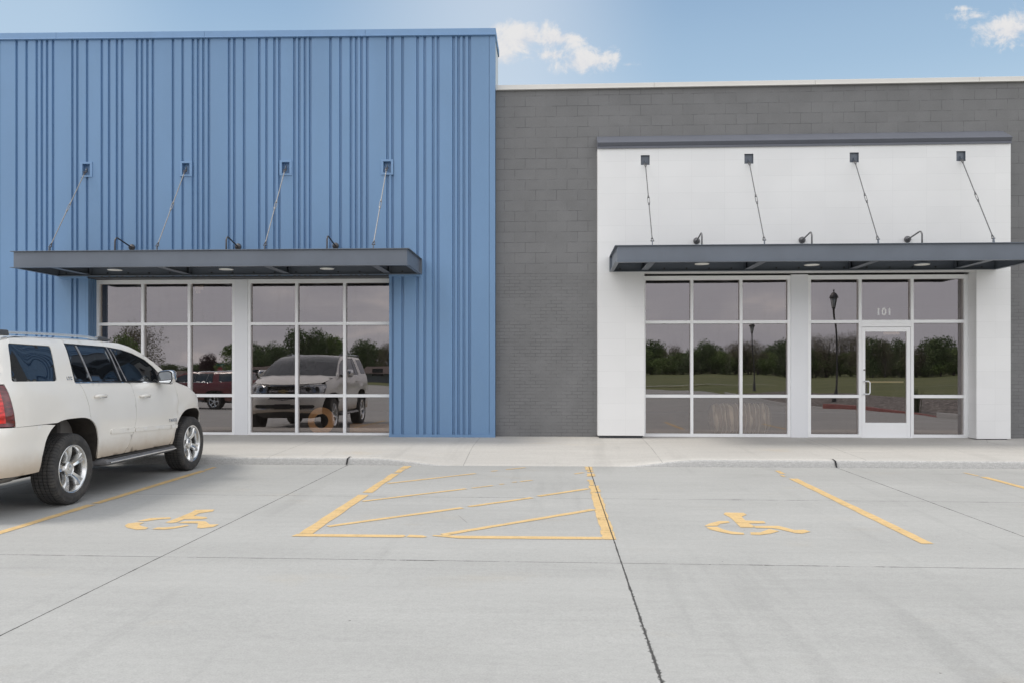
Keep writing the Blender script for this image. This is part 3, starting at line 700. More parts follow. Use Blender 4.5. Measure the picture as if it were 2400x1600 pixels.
m = MB(); m.lathe([(0, 0), (.016, 0), (.016, -.012), (.008, -.014), (.008, -.008), (0, -.008)], 20, Matrix.Translation((hx+.005, ys0, 1.60)) @ Matrix.Rotation(R(-90), 4, 'X').inverted() @ Matrix.Rotation(R(180), 4, 'X')); ch(m.build('door_lock', M_GALV), door)
m = MB(); m.box((6.02, YWR+.10, 1.355), (6.70, YWR+.13, 1.385)); ch(m.build('push_bar', simple('pale_push_bar', (.75, .70, .55), .35, .3, .02)), door)
m = MB(); m.box((6.30, YWR+.034, 2.265), (6.60, YWR+.036, 2.32)); ch(m.build('door_sticker', M_PAPER), door)
m = MB(); m.box((dx0-.02, ys0-.03, .306), (dx1+.02, ys1+.03, .321)); ch(m.build('threshold', M_ALU), door)
textmesh('suite_number', '101', .185, simple('bright_vinyl', (.85, .85, .84), .6), b3, Matrix.Translation((6.318, YWR+.0604, 2.70)) @ Matrix.Rotation(R(90), 4, 'X'), .0003, bold=.0045, spacing=1.12)

# ------------------------------------------------------------------ canopies
RODX_L = [(-9.23, -9.15), (-7.217, -7.155), (-5.229, -5.178), (-3.231, -3.211)]
def canopy(x0, x1, ywall, rods, label, zb=3.415, ztp=3.745, RM=M_GALV, CM=M_IRON):
    root = empty('canopy', ((x0+x1)/2, ywall-.7, zb), label, 'canopy', 'steel canopies over the shop fronts')
    L = Matrix.Translation(-Vector(root.location))
    def add(o): o.parent = root; o.matrix_parent_inverse = L; return o
    yf = ywall - 1.45; fl = .045; t = .010
    mb = MB(); mb.box((x0+fl, yf+fl, zb+t), (x1-fl, yf+fl+.012, ztp-t)).box((x0, yf, ztp-t), (x1, yf+fl+.05, ztp)).box((x0, yf, zb), (x1, yf+fl+.05, zb+t)); add(mb.build('front_beam', M_STEEL, bevel=.002))
    for sx in (0, 1):
        xa = x0 if sx == 0 else x1; sg = 1 if sx == 0 else -1
        mb = MB()
        def bx(a, b, y0, y1, z0, z1): mb.box((min(a, b), y0, z0), (max(a, b), y1, z1))
        bx(xa+sg*fl, xa+sg*(fl+.012), yf+fl+.013, ywall-.012, zb+t, ztp-t)
        bx(xa, xa+sg*(fl+.03), yf+fl+.052, ywall-.012, ztp-t, ztp); bx(xa, xa+sg*(fl+.03), yf+fl+.052, ywall-.012, zb, zb+t)
        bx(xa, xa+sg*fl, ywall-.03, ywall-.02, zb+t, ztp-t)
        add(mb.build('side_beam', M_STEEL, bevel=.002))
    mb = MB(); mb.box((x0+fl+.013, ywall-.025, zb), (x1-fl-.013, ywall-.012, ztp-t)).box((x0+fl+.02, ywall-.10, zb-.004), (x1-fl-.02, ywall-.026, zb+.008)); led = add(mb.build('ledger', M_STEEL, bevel=.002))
    mb = MB(); nb = int((x1-x0-.2)/.418)
    for i in range(nb+1):
        x = x0+.2+i*.418
        if any(abs(x-r[0]) < .09 for r in rods): continue
        mb = MB(); mb.lathe([(0, 0), (.017, 0), (.017, .014), (.009, .016), (.009, .026), (0, .026)], 6, Matrix.Translation((x, ywall-.025, zb+.055)) @ Matrix.Rotation(R(90), 4, 'X'))
        b = mb.build('bolt', M_STEELD); b.parent = led; b.matrix_parent_inverse = Matrix()
    for (xa, xb) in rods:
        mb = MB(); x = xb; h = .185
        mb.box((x-.005, yf+fl+.03, zb+.03), (x+.005, ywall-.03, zb+.03+h)).box((x-.065, yf+fl+.03, zb+.022), (x+.065, ywall-.03, zb+.03)).box((x-.055, yf+fl+.03, zb+.03+h), (x+.055, ywall-.03, zb+.038+h))
        mb.box((x-.052, ywall-.11, zb+.031), (x-.044, ywall-.028, zb+.029+h)).box((x+.044, ywall-.11, zb+.031), (x+.052, ywall-.028, zb+.029+h))
        add(mb.build('joist', M_STEEL, bevel=.002))
    mb = MB(); n = int((x1-x0)/.15)      # corrugated deck
    for i in range(n):
        a = x0+fl+.02+i*(x1-x0-2*fl-.04)/n; w = (x1-x0-2*fl-.04)/n
        z = zb+.245
        mb.add([(a, yf+.07, z), (a+w*.4, yf+.07, z), (a+w*.5, yf+.07, z+.035), (a+w*.9, yf+.07, z+.035), (a+w, yf+.07, z), (a, ywall-.03, z), (a+w*.4, ywall-.03, z), (a+w*.5, ywall-.03, z+.035), (a+w*.9, ywall-.03, z+.035), (a+w, ywall-.03, z)],
               [(0,1,6,5),(1,2,7,6),(2,3,8,7),(3,4,9,8)])
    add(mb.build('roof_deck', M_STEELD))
    for (xa, xb) in rods:
        p0 = Vector((xa, ywall-.005, 5.53)); p1 = Vector((xb, yf+.13, ztp+.075)); d = (p1-p0).normalized()
        a = p0 + d*.12; b_ = p1 - d*.09; mid = p0.lerp(p1, .50); e0, e1 = mid-d*.10, mid+d*.10
        side = d.cross(Vector((0, 0, 1))).normalized()
        mb = MB(); mb.tube([a, e0], .009, 8).tube([e1, b_], .009, 8)
        rod = add(mb.build('tie_rod', RM, smooth=True, angle=40))
        mb = MB()
        for s_ in (-1, 1): mb.tube([e0+side*s_*.006, e0+d*.03+side*s_*.016, e1-d*.03+side*s_*.016, e1+side*s_*.006], .006, 6)
        mb.tube([e0-d*.02, e0+d*.025], .015, 8).tube([e1-d*.025, e1+d*.02], .015, 8)
        q = mb.build('turnbuckle', RM, smooth=True, angle=40); q.parent = rod; q.matrix_parent_inverse = Matrix()
        for (c_, dd) in ((a, -d), (b_, d)):
            mb = MB()
            for s_ in (-1, 1): mb.tube([c_+side*s_*.004, c_+dd*.02+side*s_*.016, c_+dd*.085+side*s_*.016], .0075, 6)
            mb.tube([c_-dd*.015, c_+dd*.02], .013, 8).tube([c_+dd*.07-side*.032, c_+dd*.07+side*.032], .008, 8)
            q = mb.build('clevis', CM, smooth=True, angle=40); q.parent = rod; q.matrix_parent_inverse = Matrix()
        mb = MB()
        mb.prism([(-.035, -.02), (.035, -.02), (.02, .075), (-.02, .075)], lambda u, v: (p1.x-.006, p1.y+u, ztp+v+.02), lambda u, v: (p1.x+.006, p1.y+u, ztp+v+.02))
        q = mb.build('lug', M_STEEL); q.parent = rod; q.matrix_parent_inverse = Matrix(); mb = MB()
        mb.prism([(-.05, 0), (.0, -.05), (.03, .0), (-.0, .06)], lambda u, v: (p0.x-.006, ywall+u+.03, 5.53+v), lambda u, v: (p0.x+.006, ywall+u+.03, 5.53+v))
        q = mb.build('lug', M_STEEL); q.parent = rod; q.matrix_parent_inverse = Matrix()
    return root
canopy(-9.815, -2.545, 15.998, RODX_L, 'flat blue grey steel canopy hung by four rods on the ribbed blue wall', 3.437, 3.737)
canopy(1.055, 8.235, 15.918, [(1.735, 1.715), (3.68, 3.64), (5.632, 5.568), (7.585, 7.498)], 'flat blue grey steel canopy hung by four rods on the white tiled portal', 3.452, 3.748, RM=M_RODG, CM=M_RODG)

# gooseneck lights that drop through the canopies
def gooseneck(xw, xa, ywall, zw, zdisc, label, GM=M_IRON):
    root = empty('gooseneck_light', (xw, ywall, zw), label, 'wall light', 'gooseneck lights above the canopies')
    def add(o): o.parent = root; o.matrix_parent_inverse = Matrix.Translation(-Vector(root.location)); return o
    M = Matrix.Translation((xw, ywall, zw)) @ Matrix.Rotation(R(90), 4, 'X')
    mb = MB(); mb.lathe([(0, 0), (.062, 0), (.064, .012), (.058, .028), (.04, .036), (.02, .05), (0, .05)], 28, M)
    mb.lathe([(0, .02), (.010, .02), (.010, .045), (0, .045)], 8, M @ Matrix.Translation((-.045, 0, 0))).lathe([(0, .02), (.010, .02), (.010, .045), (0, .045)], 8, M @ Matrix.Translation((.045, 0, 0)))
    add(mb.build('wall_plate', GM, smooth=True, angle=35))
    ye = 15.20; zt = 4.075
    pts = [(xw, ywall-.03, zw)]
    for k in range(1, 9):
        t = k/9; pts.append((xw+(xa-xw)*t, ywall-.03+(ye+.09-ywall+.03)*t, zw+(zt-zw)*t))
    cx = [(0, 1), (.35, .93), (.7, .7), (.93, .35), (1, 0)]
    for (a, b) in cx: pts.append((xa, ye+.09-.09*a, zt-.09+.09*b))
    pts.append((xa, ye, zdisc+.05))
    mb = MB(); mb.tube(pts, .0145, 12); add(mb.build('arm', GM, smooth=True))
    M2 = Matrix.Translation((xa, ye, zdisc))
    mb = MB(); mb.lathe([(.02, .06), (.05, .055), (.125, .045), (.138, .035), (.138, .008), (.130, .006)], 40, M2); sh = add(mb.build('shade', M_STEEL, smooth=True, angle=35))
    mb = MB(); mb.lathe([(.132, .008), (.125, -.002), (.06, -.006), (0, -.007)], 40, M2); q = mb.build('lens', M_LENS, smooth=True); q.parent = sh; q.matrix_parent_inverse = Matrix()
names = ['leftmost', 'middle', 'rightmost']
for i, (xw, xa) in enumerate(((-8.30, -8.215), (-6.17, -6.09), (-4.24, -4.19))):
    gooseneck(xw, xa, 15.998, 4.0, 3.455, ['bronze gooseneck light on the blue wall, nearest the left end of the canopy', 'bronze gooseneck light at the middle of the blue wall canopy', 'bronze gooseneck light on the blue wall, nearest the building corner'][i])
for i, (xw, xa) in enumerate(((2.70, 2.675), (4.666, 4.63), (6.606, 6.565))):
    gooseneck(xw, xa, 15.918, 4.03, [3.50, 3.47, 3.465][i], ['grey gooseneck light with the shortest looking arm on the white portal', 'middle grey gooseneck light on the white portal', 'grey gooseneck light on the white portal above the suite door'][i], simple('grey_conduit', (.12, .12, .125), .4, .3, .12, 9))

# ------------------------------------------------------------------ interior seen dimly through the glass
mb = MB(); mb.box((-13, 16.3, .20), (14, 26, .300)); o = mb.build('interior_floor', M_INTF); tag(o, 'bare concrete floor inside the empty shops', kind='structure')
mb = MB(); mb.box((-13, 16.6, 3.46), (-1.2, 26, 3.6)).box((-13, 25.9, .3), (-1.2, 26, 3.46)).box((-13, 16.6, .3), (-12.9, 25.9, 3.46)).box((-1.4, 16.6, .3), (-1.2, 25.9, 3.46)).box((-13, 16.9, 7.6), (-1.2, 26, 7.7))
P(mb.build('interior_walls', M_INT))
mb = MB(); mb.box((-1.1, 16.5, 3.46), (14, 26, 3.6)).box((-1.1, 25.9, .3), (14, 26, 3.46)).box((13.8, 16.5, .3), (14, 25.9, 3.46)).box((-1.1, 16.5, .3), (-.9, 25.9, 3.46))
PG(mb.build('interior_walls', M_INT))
mb = MB(); Mx = Matrix.Translation((-4.68, 16.56, .575)) @ Matrix.Rotation(R(84), 4, 'X')
mb.lathe([(.145, -.012), (.272, -.012), (.272, .012), (.145, .012)], 48, Mx, closed=True)
o = mb.build('cable_reel', M_CARD, smooth=True, angle=40); tag(o, 'round brown cardboard reel end standing inside the blue building window', 'reel')
mb = MB(); mb.box((-4.15, 16.75, .30), (-3.0, 17.05, .50)); o = mb.build('timber_board', M_WOOD, bevel=.004); tag(o, 'pale timber boards lying inside the last pane of the blue building', 'timber')
def wrapped_roll():
    mb = MB(); rng = random.Random(4); n = 40; prof = []
    for i in range(26):
        t = i/25; r = .30 + .012*math.sin(t*60) + .01*rng.random()
        if i in (0, 25): r = .05
        elif i in (1, 24): r = .26
        prof.append((r, t*1.25))
    mb.lathe(prof, n, Matrix.Translation((3.15, 17.05, .62)) @ Matrix.Rotation(R(8), 4, 'Z') @ Matrix.Rotation(R(90), 4, 'Y'))
    t = NT('crinkled_plastic_wrap'); p = t.coord(); w = t.n('ShaderNodeTexWave'); t.l(t.mapping(p, (1, .2, .2)), w.inputs[0]); w.inputs['Scale'].default_value = 3.2; w.inputs['Distortion'].default_value = 14; w.inputs['Detail'].default_value = 3
    m_ = t.done(t.bsdf(t.mix(t.ramp(w.outputs['Fac'], .7, .95), (.36, .30, .22), (.95, .92, .80)), .16, 0, t.bump(w.outputs['Fac'], .9, .04)))  # pale wave streaks paint the highlights of the crumpled plastic into the colour
    o = mb.build('insulation_roll', m_, smooth=True)
    return tag(o, 'large roll in crinkled clear plastic lying inside the white portal window', 'roll')
wrapped_roll()
#CARPART
# ------------------------------------------------------------------ SUV, built from a wrap-around side surface
# local frame: x right, y forward, z up, origin on the ground under the rear axle
AX = 3.05
def herm(xs, ys):
    xs = np.array(xs, float); ys = np.array(ys, float); d = np.gradient(ys, xs)
    for i in range(1, len(xs)-1):
        if (ys[i]-ys[i-1])*(ys[i+1]-ys[i]) <= 0: d[i] = 0
    def f(x):
        x = min(max(x, xs[0]), xs[-1]); i = min(int(np.searchsorted(xs, x, 'right'))-1, len(xs)-2)
        h = xs[i+1]-xs[i]; t = (x-xs[i])/h
        return float((2*t**3-3*t*t+1)*ys[i]+(t**3-2*t*t+t)*h*d[i]+(-2*t**3+3*t*t)*ys[i+1]+(t**3-t*t)*h*d[i+1])
    return f
Wz = herm([.30, .42, .50, .60, .66, .76, .90, 1.05, 1.20, 1.28, 1.335, 1.38, 1.43, 1.60, 1.72, 1.80, 1.85, 1.885, 1.91], [.90, .955, .975, .985, .995, 1.003, 1.018, 1.02, 1.008, .995, .978, .955, .938, .882, .838, .802, .77, .725, .67])
YR = herm([.3, .44, .60, .86, .95, 1.1, 1.4, 1.6, 1.8, 1.9], [-1.22, -1.25, -1.28, -1.285, -1.235, -1.225, -1.20, -1.15, -1.08, -1.0])
YF = herm([.3, .42, .55, .72, .86, .92, 1.0, 1.12, 1.2, 1.4], [3.85, 3.90, 3.95, 3.95, 3.93, 3.87, 3.86, 3.82, 3.76, 3.60])
YCR, YCF, NR, NF = -.45, 2.5, 5.0, 3.6
def make_table(n, L, Wd):
    th = np.linspace(0, math.pi/2, 1200); th = (math.pi/2)*(3*(th/(math.pi/2))**2-2*(th/(math.pi/2))**3)
    x = Wd*np.cos(th).clip(0)**(2/n); y = L*np.sin(th).clip(0)**(2/n)
    s_ = np.concatenate([[0], np.cumsum(np.hypot(np.diff(x), np.diff(y)))]); return th, s_
TF, SF_ = make_table(NF, YF(.9)-YCF, 1.018); TR, SR_ = make_table(NR, YCR-YR(.9), 1.018)
SFE, SRE = YCF+SF_[-1], YCR-SR_[-1]           # unrolled coordinate of the front / rear centre line
ZTOP = herm([-2, 2.5, 2.7, 3.0, 3.3, 3.55, 3.75, 4.0, 5], [1.40, 1.365, 1.335, 1.29, 1.24, 1.19, 1.155, 1.14, 1.14])
def side_w(z, s):
    w = Wz(z)
    if s > 2.5 and z > 1.0:      # bonnet shoulder rolls in
        zt = ZTOP(s); k = max(0., (z-(zt-.16))/.16); w = Wz(min(z, 1.2)) - .075*k**2.2*smooth(s, 2.4, 3.0) - (Wz(1.2)-Wz(z))*(1-smooth(s, 2.4, 3.0))
    return w
def surf0(s, z):
    w = side_w(z, s)
    # shallow body crease flare round the arches
    for c_, h_ in ((0., .95), (AX+.02, .93)):
        d = math.hypot((s-c_), (z-.42)); w += .012*math.exp(-((d-.60)/.07)**2)*(z < 1.1)
    if s > YCF:
        th = float(np.interp(s-YCF, SF_, TF)); L = YF(z)-YCF
        return (w*max(0, math.cos(th))**(2/NF), YCF+L*max(0, math.sin(th))**(2/NF), z)
    if s < YCR:
        th = float(np.interp(YCR-s, SR_, TR)); L = YCR-YR(z)
        return (w*max(0, math.cos(th))**(2/NR), YCR-L*max(0, math.sin(th))**(2/NR), z)
    return (w, s, z)
def surf(s, z, off=0.):
    p = Vector(surf0(s, z))
    if off == 0: return p
    e = .004; a = Vector(surf0(min(s+e, SFE), z)) - Vector(surf0(max(s-e, SRE), z)); b = Vector(surf0(s, z+e)) - Vector(surf0(s, z-e))
    n = a.cross(b)
    if n.length < 1e-9: return p
    n.normalize()
    c_ = Vector((1, 0, 0)) if YCR < s < YCF else Vector((p.x, (p.y-1.2)*.8, 0))
    if n.dot(c_) < 0: n = -n
    return p + n*off
def inpoly(px_, py_, poly):
    c_ = False; n = len(poly); j = n-1
    for i in range(n):
        xi, yi = poly[i]; xj, yj = poly[j]
        if (yi > py_) != (yj > py_) and px_ < (xj-xi)*(py_-yi)/(yj-yi)+xi: c_ = not c_
        j = i
    return c_
def area(p): return .5*sum(p[i][0]*p[(i+1)%len(p)][1]-p[(i+1)%len(p)][0]*p[i][1] for i in range(len(p)))
def inset(poly, d):
    if area(poly) < 0: poly = poly[::-1]
    n = len(poly); out = []
    for i in range(n):
        p0, p1, p2 = Vector(poly[i-1]), Vector(poly[i]), Vector(poly[(i+1)%n])
        a = (p1-p0); b = (p2-p1)
        if a.length < 1e-7 or b.length < 1e-7: out.append(tuple(p1)); continue
        a.normalize(); b.normalize(); n1 = Vector((-a.y, a.x)); n2 = Vector((-b.y, b.x)); m = n1+n2
        if m.length < .3: m = n1*1.
        else: m = m/(m.dot(n1))
        out.append(tuple(p1+m*d))
    return out
def roundp(poly, r, n=4):
    """round the corners of a polygon"""
    out = []; N = len(poly)
    for i in range(N):
        p0, p1, p2 = Vector(poly[i-1]), Vector(poly[i]), Vector(poly[(i+1)%N])
        rr = min(r, (p0-p1).length*.45, (p2-p1).length*.45); a = p1+(p0-p1).normalized()*rr; b = p1+(p2-p1).normalized()*rr
        for k in range(n+1):
            t = k/n; out.append(tuple(a*(1-t)**2+p1*2*t*(1-t)+b*t*t))
    return out
def panel(mb, poly, holes=(), off=0., res=.06, lip=.02, gap=.0035, mirror=False, both=False, hole_gap=None):
    poly = inset(poly, gap) if gap else (poly if area(poly) > 0 else poly[::-1])
    loops = [poly] + [list(h if area(h) > 0 else h[::-1]) for h in holes]
    vs, es, bl = [], [], []
    for lp in loops:
        o = len(vs); pts = []
        for i in range(len(lp)):
            a, b = lp[i], lp[(i+1)%len(lp)]; L = math.dist(a, b); k = max(1, int(math.ceil(L/res)))
            for q in range(k): pts.append((a[0]+(b[0]-a[0])*q/k, a[1]+(b[1]-a[1])*q/k))
        vs += pts; es += [(o+i, o+(i+1)%len(pts)) for i in range(len(pts))]; bl.append((o, len(pts)))
    nb = len(vs); bpts = np.array(vs)
    x0, x1 = min(p[0] for p in poly), max(p[0] for p in poly); z0, z1 = min(p[1] for p in poly), max(p[1] for p in poly)
    zz = z0+res*.5; row = 0
    while zz < z1:
        xx = x0+res*(.5 if row % 2 else 1.)
        while xx < x1:
            if inpoly(xx, zz, poly) and not any(inpoly(xx, zz, h) for h in loops[1:]) and np.min((bpts[:,0]-xx)**2+(bpts[:,1]-zz)**2) > (res*.45)**2: vs.append((xx, zz))
            xx += res
        zz += res*.87; row += 1
    r = delaunay_2d_cdt([Vector(v) for v in vs], es, [], 0, 1e-6)
    V2, F2 = r[0], r[2]
    fs = []
    for f in F2:
        cx = sum(V2[i][0] for i in f)/len(f); cy = sum(V2[i][1] for i in f)/len(f)
        if inpoly(cx, cy, poly) and not any(inpoly(cx, cy, h) for h in loops[1:]): fs.append(tuple(f))
    P3 = [surf(v[0], v[1], off) for v in V2]
    lips = []
    if lip:
        for o, n in bl:
            ring = [vs[o+i] for i in range(n)]
            lips.append([(surf(a[0], a[1], off), surf(a[0], a[1], off-lip)) for a in ring])
    for sx in ((1, -1) if both else ((-1,) if mirror else (1,))):
        o = len(mb.v); mb.v += [(p.x*sx, p.y, p.z) for p in P3]
        for f in fs:
            a, b, c_ = (Vector(mb.v[o+f[0]]), Vector(mb.v[o+f[1]]), Vector(mb.v[o+f[2]])); n = (b-a).cross(c_-a)
            ctr = (a+b+c_)/3; ref = Vector((ctr.x, (ctr.y-1.2)*.5, 0))
            mb.f.append(tuple(o+i for i in (f if n.dot(ref) >= 0 else f[::-1]))); mb.m.append(mb.mi)
        for lp in lips:
            o = len(mb.v); n = len(lp)
            for a, b in lp: mb.v += [(a.x*sx, a.y, a.z), (b.x*sx, b.y, b.z)]
            for i in range(n):
                j = (i+1) % n; mb.f.append((o+2*i, o+2*j, o+2*j+1, o+2*i+1)); mb.m.append(mb.mi)
    return mb
def weld_build(mb, name, mat, parent, smooth=True):
    o = mb.build(name, mat, parent, smooth=smooth, recalc=False)
    return o
def arch(c_, hw=.535, z0=.42, h=.53, n=2.7, k=22, a0=0, a1=math.pi):
    """wheel opening from the rear foot over the top to the front foot (s, z)"""
    out = []
    for i in range(k+1):
        t = math.pi - math.pi*i/k; cs, sn = math.cos(t), math.sin(t)
        out.append((c_+hw*math.copysign(abs(cs)**(2/n), cs), z0+h*abs(sn)**(2/n)))
    return out
ARR = arch(0.01, .545, .42, .555, 3.3, 30); ARF = arch(AX+.03, .525, .42, .51, 3.0, 30)
ZJ = .42+.555*(1-(.342/.545)**3.3)**(1/3.3)
def car_paint(name, col, dirt, flake=True):
    t = NT(name); p = t.coord(); X, Y, Z = t.sep(p)
    n = t.noise(p, 5, 5, .65)
    low = t.math('MULTIPLY', t.ramp(t.math('ADD', Z, t.math('MULTIPLY', n, .12)), .78, .50, 0, 1), dirt)
    c = t.mix(low, col, (.50, .40, .29))
    film = t.ramp(t.noise(p, 2.2, 4), .3, .7, .985, 1.01)
    c = t.scale(c, film)
    return t.done(t.bsdf(c, t.math('ADD', .32, t.math('MULTIPLY', low, .5)), 0, None, **{'Coat Weight': t.math('SUBTRACT', .75, t.math('MULTIPLY', low, 1.2), clamp=True), 'Coat Roughness': .06}))
M_CHROME = simple('chrome', (.78, .78, .78), .13, 1., .03, 8)
M_ALLOY = simple('polished_alloy', (.74, .74, .73), .20, .92, .05, 9)
M_DIV = simple('satin_grey_divider', (.30, .30, .31), .35, .3, .03)
M_BLK = simple('black_plastic', (.018, .018, .019), .5, 0, .1)
M_GLOSSBLK = simple('gloss_black_trim', (.012, .013, .015), .16, 0, .05)
M_UNDER = simple('dusty_underbody', (.045, .038, .032), .85, 0, .35, 8)
M_SEAT = simple('grey_cloth_seat', (.20, .19, .18), .8)
def m_tyre():
    t = NT('tyre_rubber'); p = t.coord(); n = t.noise(p, 9, 5, .7)
    c = t.mix(t.ramp(n, .4, .75, 0, .6), (.040, .039, .039), (.11, .10, .088))
    X, Y, Z = t.sep(p); ang = t.math('ARCTAN2', Y, Z); fr = t.math('FRACT', t.math('MULTIPLY', ang, 64/(2*math.pi)))
    rad = t.math('SQRT', t.math('ADD', t.math('MULTIPLY', Y, Y), t.math('MULTIPLY', Z, Z)))
    sl = t.math('MULTIPLY', t.ramp(t.math('ABSOLUTE', t.math('SUBTRACT', fr, .5)), .10, .16, 1, 0), t.ramp(rad, .375, .385))
    c = t.mix(t.math('MULTIPLY', sl, .6), c, (.012, .012, .012))
    h = t.math('SUBTRACT', t.math('MULTIPLY', n, .3), sl)
    return t.done(t.bsdf(c, .82, 0, t.bump(h, .8, .008)))
M_TYRE = m_tyre()
def m_carglass(name, tr, base, fac):
    t = NT(name); p = t.coord()
    g = t.n('ShaderNodeBsdfGlossy'); g.inputs['Roughness'].default_value = .01; g.inputs['Color'].default_value = (.9, .93, .96, 1)
    t.l(t.bump(t.noise(p, 1.5, 1, .3), 1., .022), g.inputs['Normal'])
    tp = t.n('ShaderNodeBsdfTransparent'); tp.inputs['Color'].default_value = (*tr, 1)
    df = t.n('ShaderNodeBsdfDiffuse'); df.inputs['Color'].default_value = (*base, 1)
    a = t.n('ShaderNodeMixShader'); a.inputs[0].default_value = .35; t.l(tp.outputs[0], a.inputs[1]); t.l(df.outputs[0], a.inputs[2])
    lw = t.n('ShaderNodeLayerWeight'); lw.inputs['Blend'].default_value = .35
    f = t.ramp(lw.outputs['Fresnel'], 0, 1, fac, 1., False)
    m = t.n('ShaderNodeMixShader'); t.l(f, m.inputs[0]); t.l(a.outputs[0], m.inputs[1]); t.l(g.outputs[0], m.inputs[2])
    return t.done(m.outputs[0])
M_TINT = m_carglass('privacy_glass', (.04, .045, .05), (.012, .014, .018), .10)
M_CGL = m_carglass('light_tint_glass', (.30, .34, .34), (.02, .022, .024), .09)
M_WSG = m_carglass('windscreen_glass', (.30, .33, .33), (.02, .02, .02), .07)
def m_lamp(name, col, em=0):
    t = NT(name); p = t.coord()
    v = t.noise(t.mapping(p, (1, 6, 16)), 2.0, 3)
    c = t.mix(t.ramp(v, .35, .65), col, (col[0]*.45, col[1]*.4, col[2]*.4))
    return t.done(t.bsdf(c, .12, 0, None, **{'Coat Weight': 1., 'Coat Roughness': .03}))
M_RED = m_lamp('red_lamp_lens', (.80, .03, .025)); M_REDD = m_lamp('dark_smoked_red_lens', (.16, .015, .02)); M_CLEAR = simple('clear_headlamp', (.42, .43, .45), .10, .7, .3, 14)

def wheel_parts(root, x, y, side, first):
    """wheel at axle position; side=+1 right"""
    if first is not None:
        return None
def build_wheel(root):
    w = bpy.data.objects.new('wheel', None)
    M = Matrix.Rotation(R(90), 4, 'Y')      # lathe axis -> +X (outward)
    r0 = .405
    prof = [(.262, -.125), (.300, -.137), (.350, -.140), (.385, -.128), (.400, -.112)]
    for g in (-.082, -.032, .020, .070):
        prof += [(r0-.001, g-.010), (r0-.001, g-.0045), (r0-.012, g-.0035), (r0-.012, g+.0035), (r0-.001, g+.0045), (r0, g+.012)]
    prof += [(.401, .110), (.388, .126), (.383, .1275), (.378, .1335), (.352, .139), (.345, .1385), (.342, .1405), (.318, .1405), (.315, .1385), (.300, .137), (.283, .130), (.270, .122), (.262, .11)]
    mb = MB(); mb.lathe(prof, 96, M); tyre = mb.build('tyre', M_TYRE, smooth=True, angle=38)
    # rim barrel, lip, five broad spokes, hub cap
    mb = MB(); mb.lathe([(.255, -.12), (.250, -.02), (.240, .0), (.247, .085), (.258, .108), (.272, .118), (.277, .124), (.272, .129), (.262, .127), (.252, .118), (.246, .10)], 72, M)
    n = 10
    for k in range(5):
        a = R(28 + 72*k)
        rows = []
        for i in range(n+1):
            t = i/n; r = .060 + (.252-.060)*t
            hw = .030 + .004*t + .022*t**2.2; x = .062 + .034*t + .020*math.sin(t*math.pi*.5)
            crest = x + .010*math.sin(math.pi*min(1, t*1.1))
            cs = [(-hw-.007, x-.065), (-hw, x-.008), (-hw*.80, crest), (-hw*.25, crest-.006), (0, crest-.010), (hw*.25, crest-.006), (hw*.80, crest), (hw, x-.008), (hw+.007, x-.065)]
            rows.append([(xx, r*math.cos(a)-v*math.sin(a), r*math.sin(a)+v*math.cos(a)) for v, xx in cs])
        o = len(mb.v); c_ = len(rows[0])
        for rw in rows: mb.v += rw
        for i in range(n):
            for j in range(c_-1): mb.f.append((o+i*c_+j, o+i*c_+j+1, o+(i+1)*c_+j+1, o+(i+1)*c_+j)); mb.m.append(0)
    mb.lathe([(0, .03), (.083, .03), (.088, .070), (.080, .084), (.072, .090), (.066, .083), (.060, .082), (.03, .088), (0, .089)], 40, M)
    rim = mb.build('rim', M_ALLOY, smooth=True, angle=42)
    mb = MB(); mb.lathe([(.0, .0), (.165, .0), (.17, -.01), (.17, -.03), (0, -.03)], 40, M); mb.lathe([(0, -.05), (.245, -.05), (.245, -.06), (0, -.06)], 40, M)
    disc = mb.build('brake_disc', simple('brake_disc_steel', (.10, .09, .08), .5, .5), smooth=True, angle=40)
    mb = MB(); e = [(-.030, -.008), (-.012, -.008), (-.010, -.016), (.014, -.016), (.012, -.008), (.030, -.008), (.034, .008), (.012, .008), (.010, .016), (-.014, .016), (-.012, .008), (-.034, .008)]
    mb.prism(e, lambda u, v: (.0885, u, v), lambda u, v: (.0925, u, v)); em = mb.build('hub_emblem', M_CHROME)
    return tyre, rim, disc, em

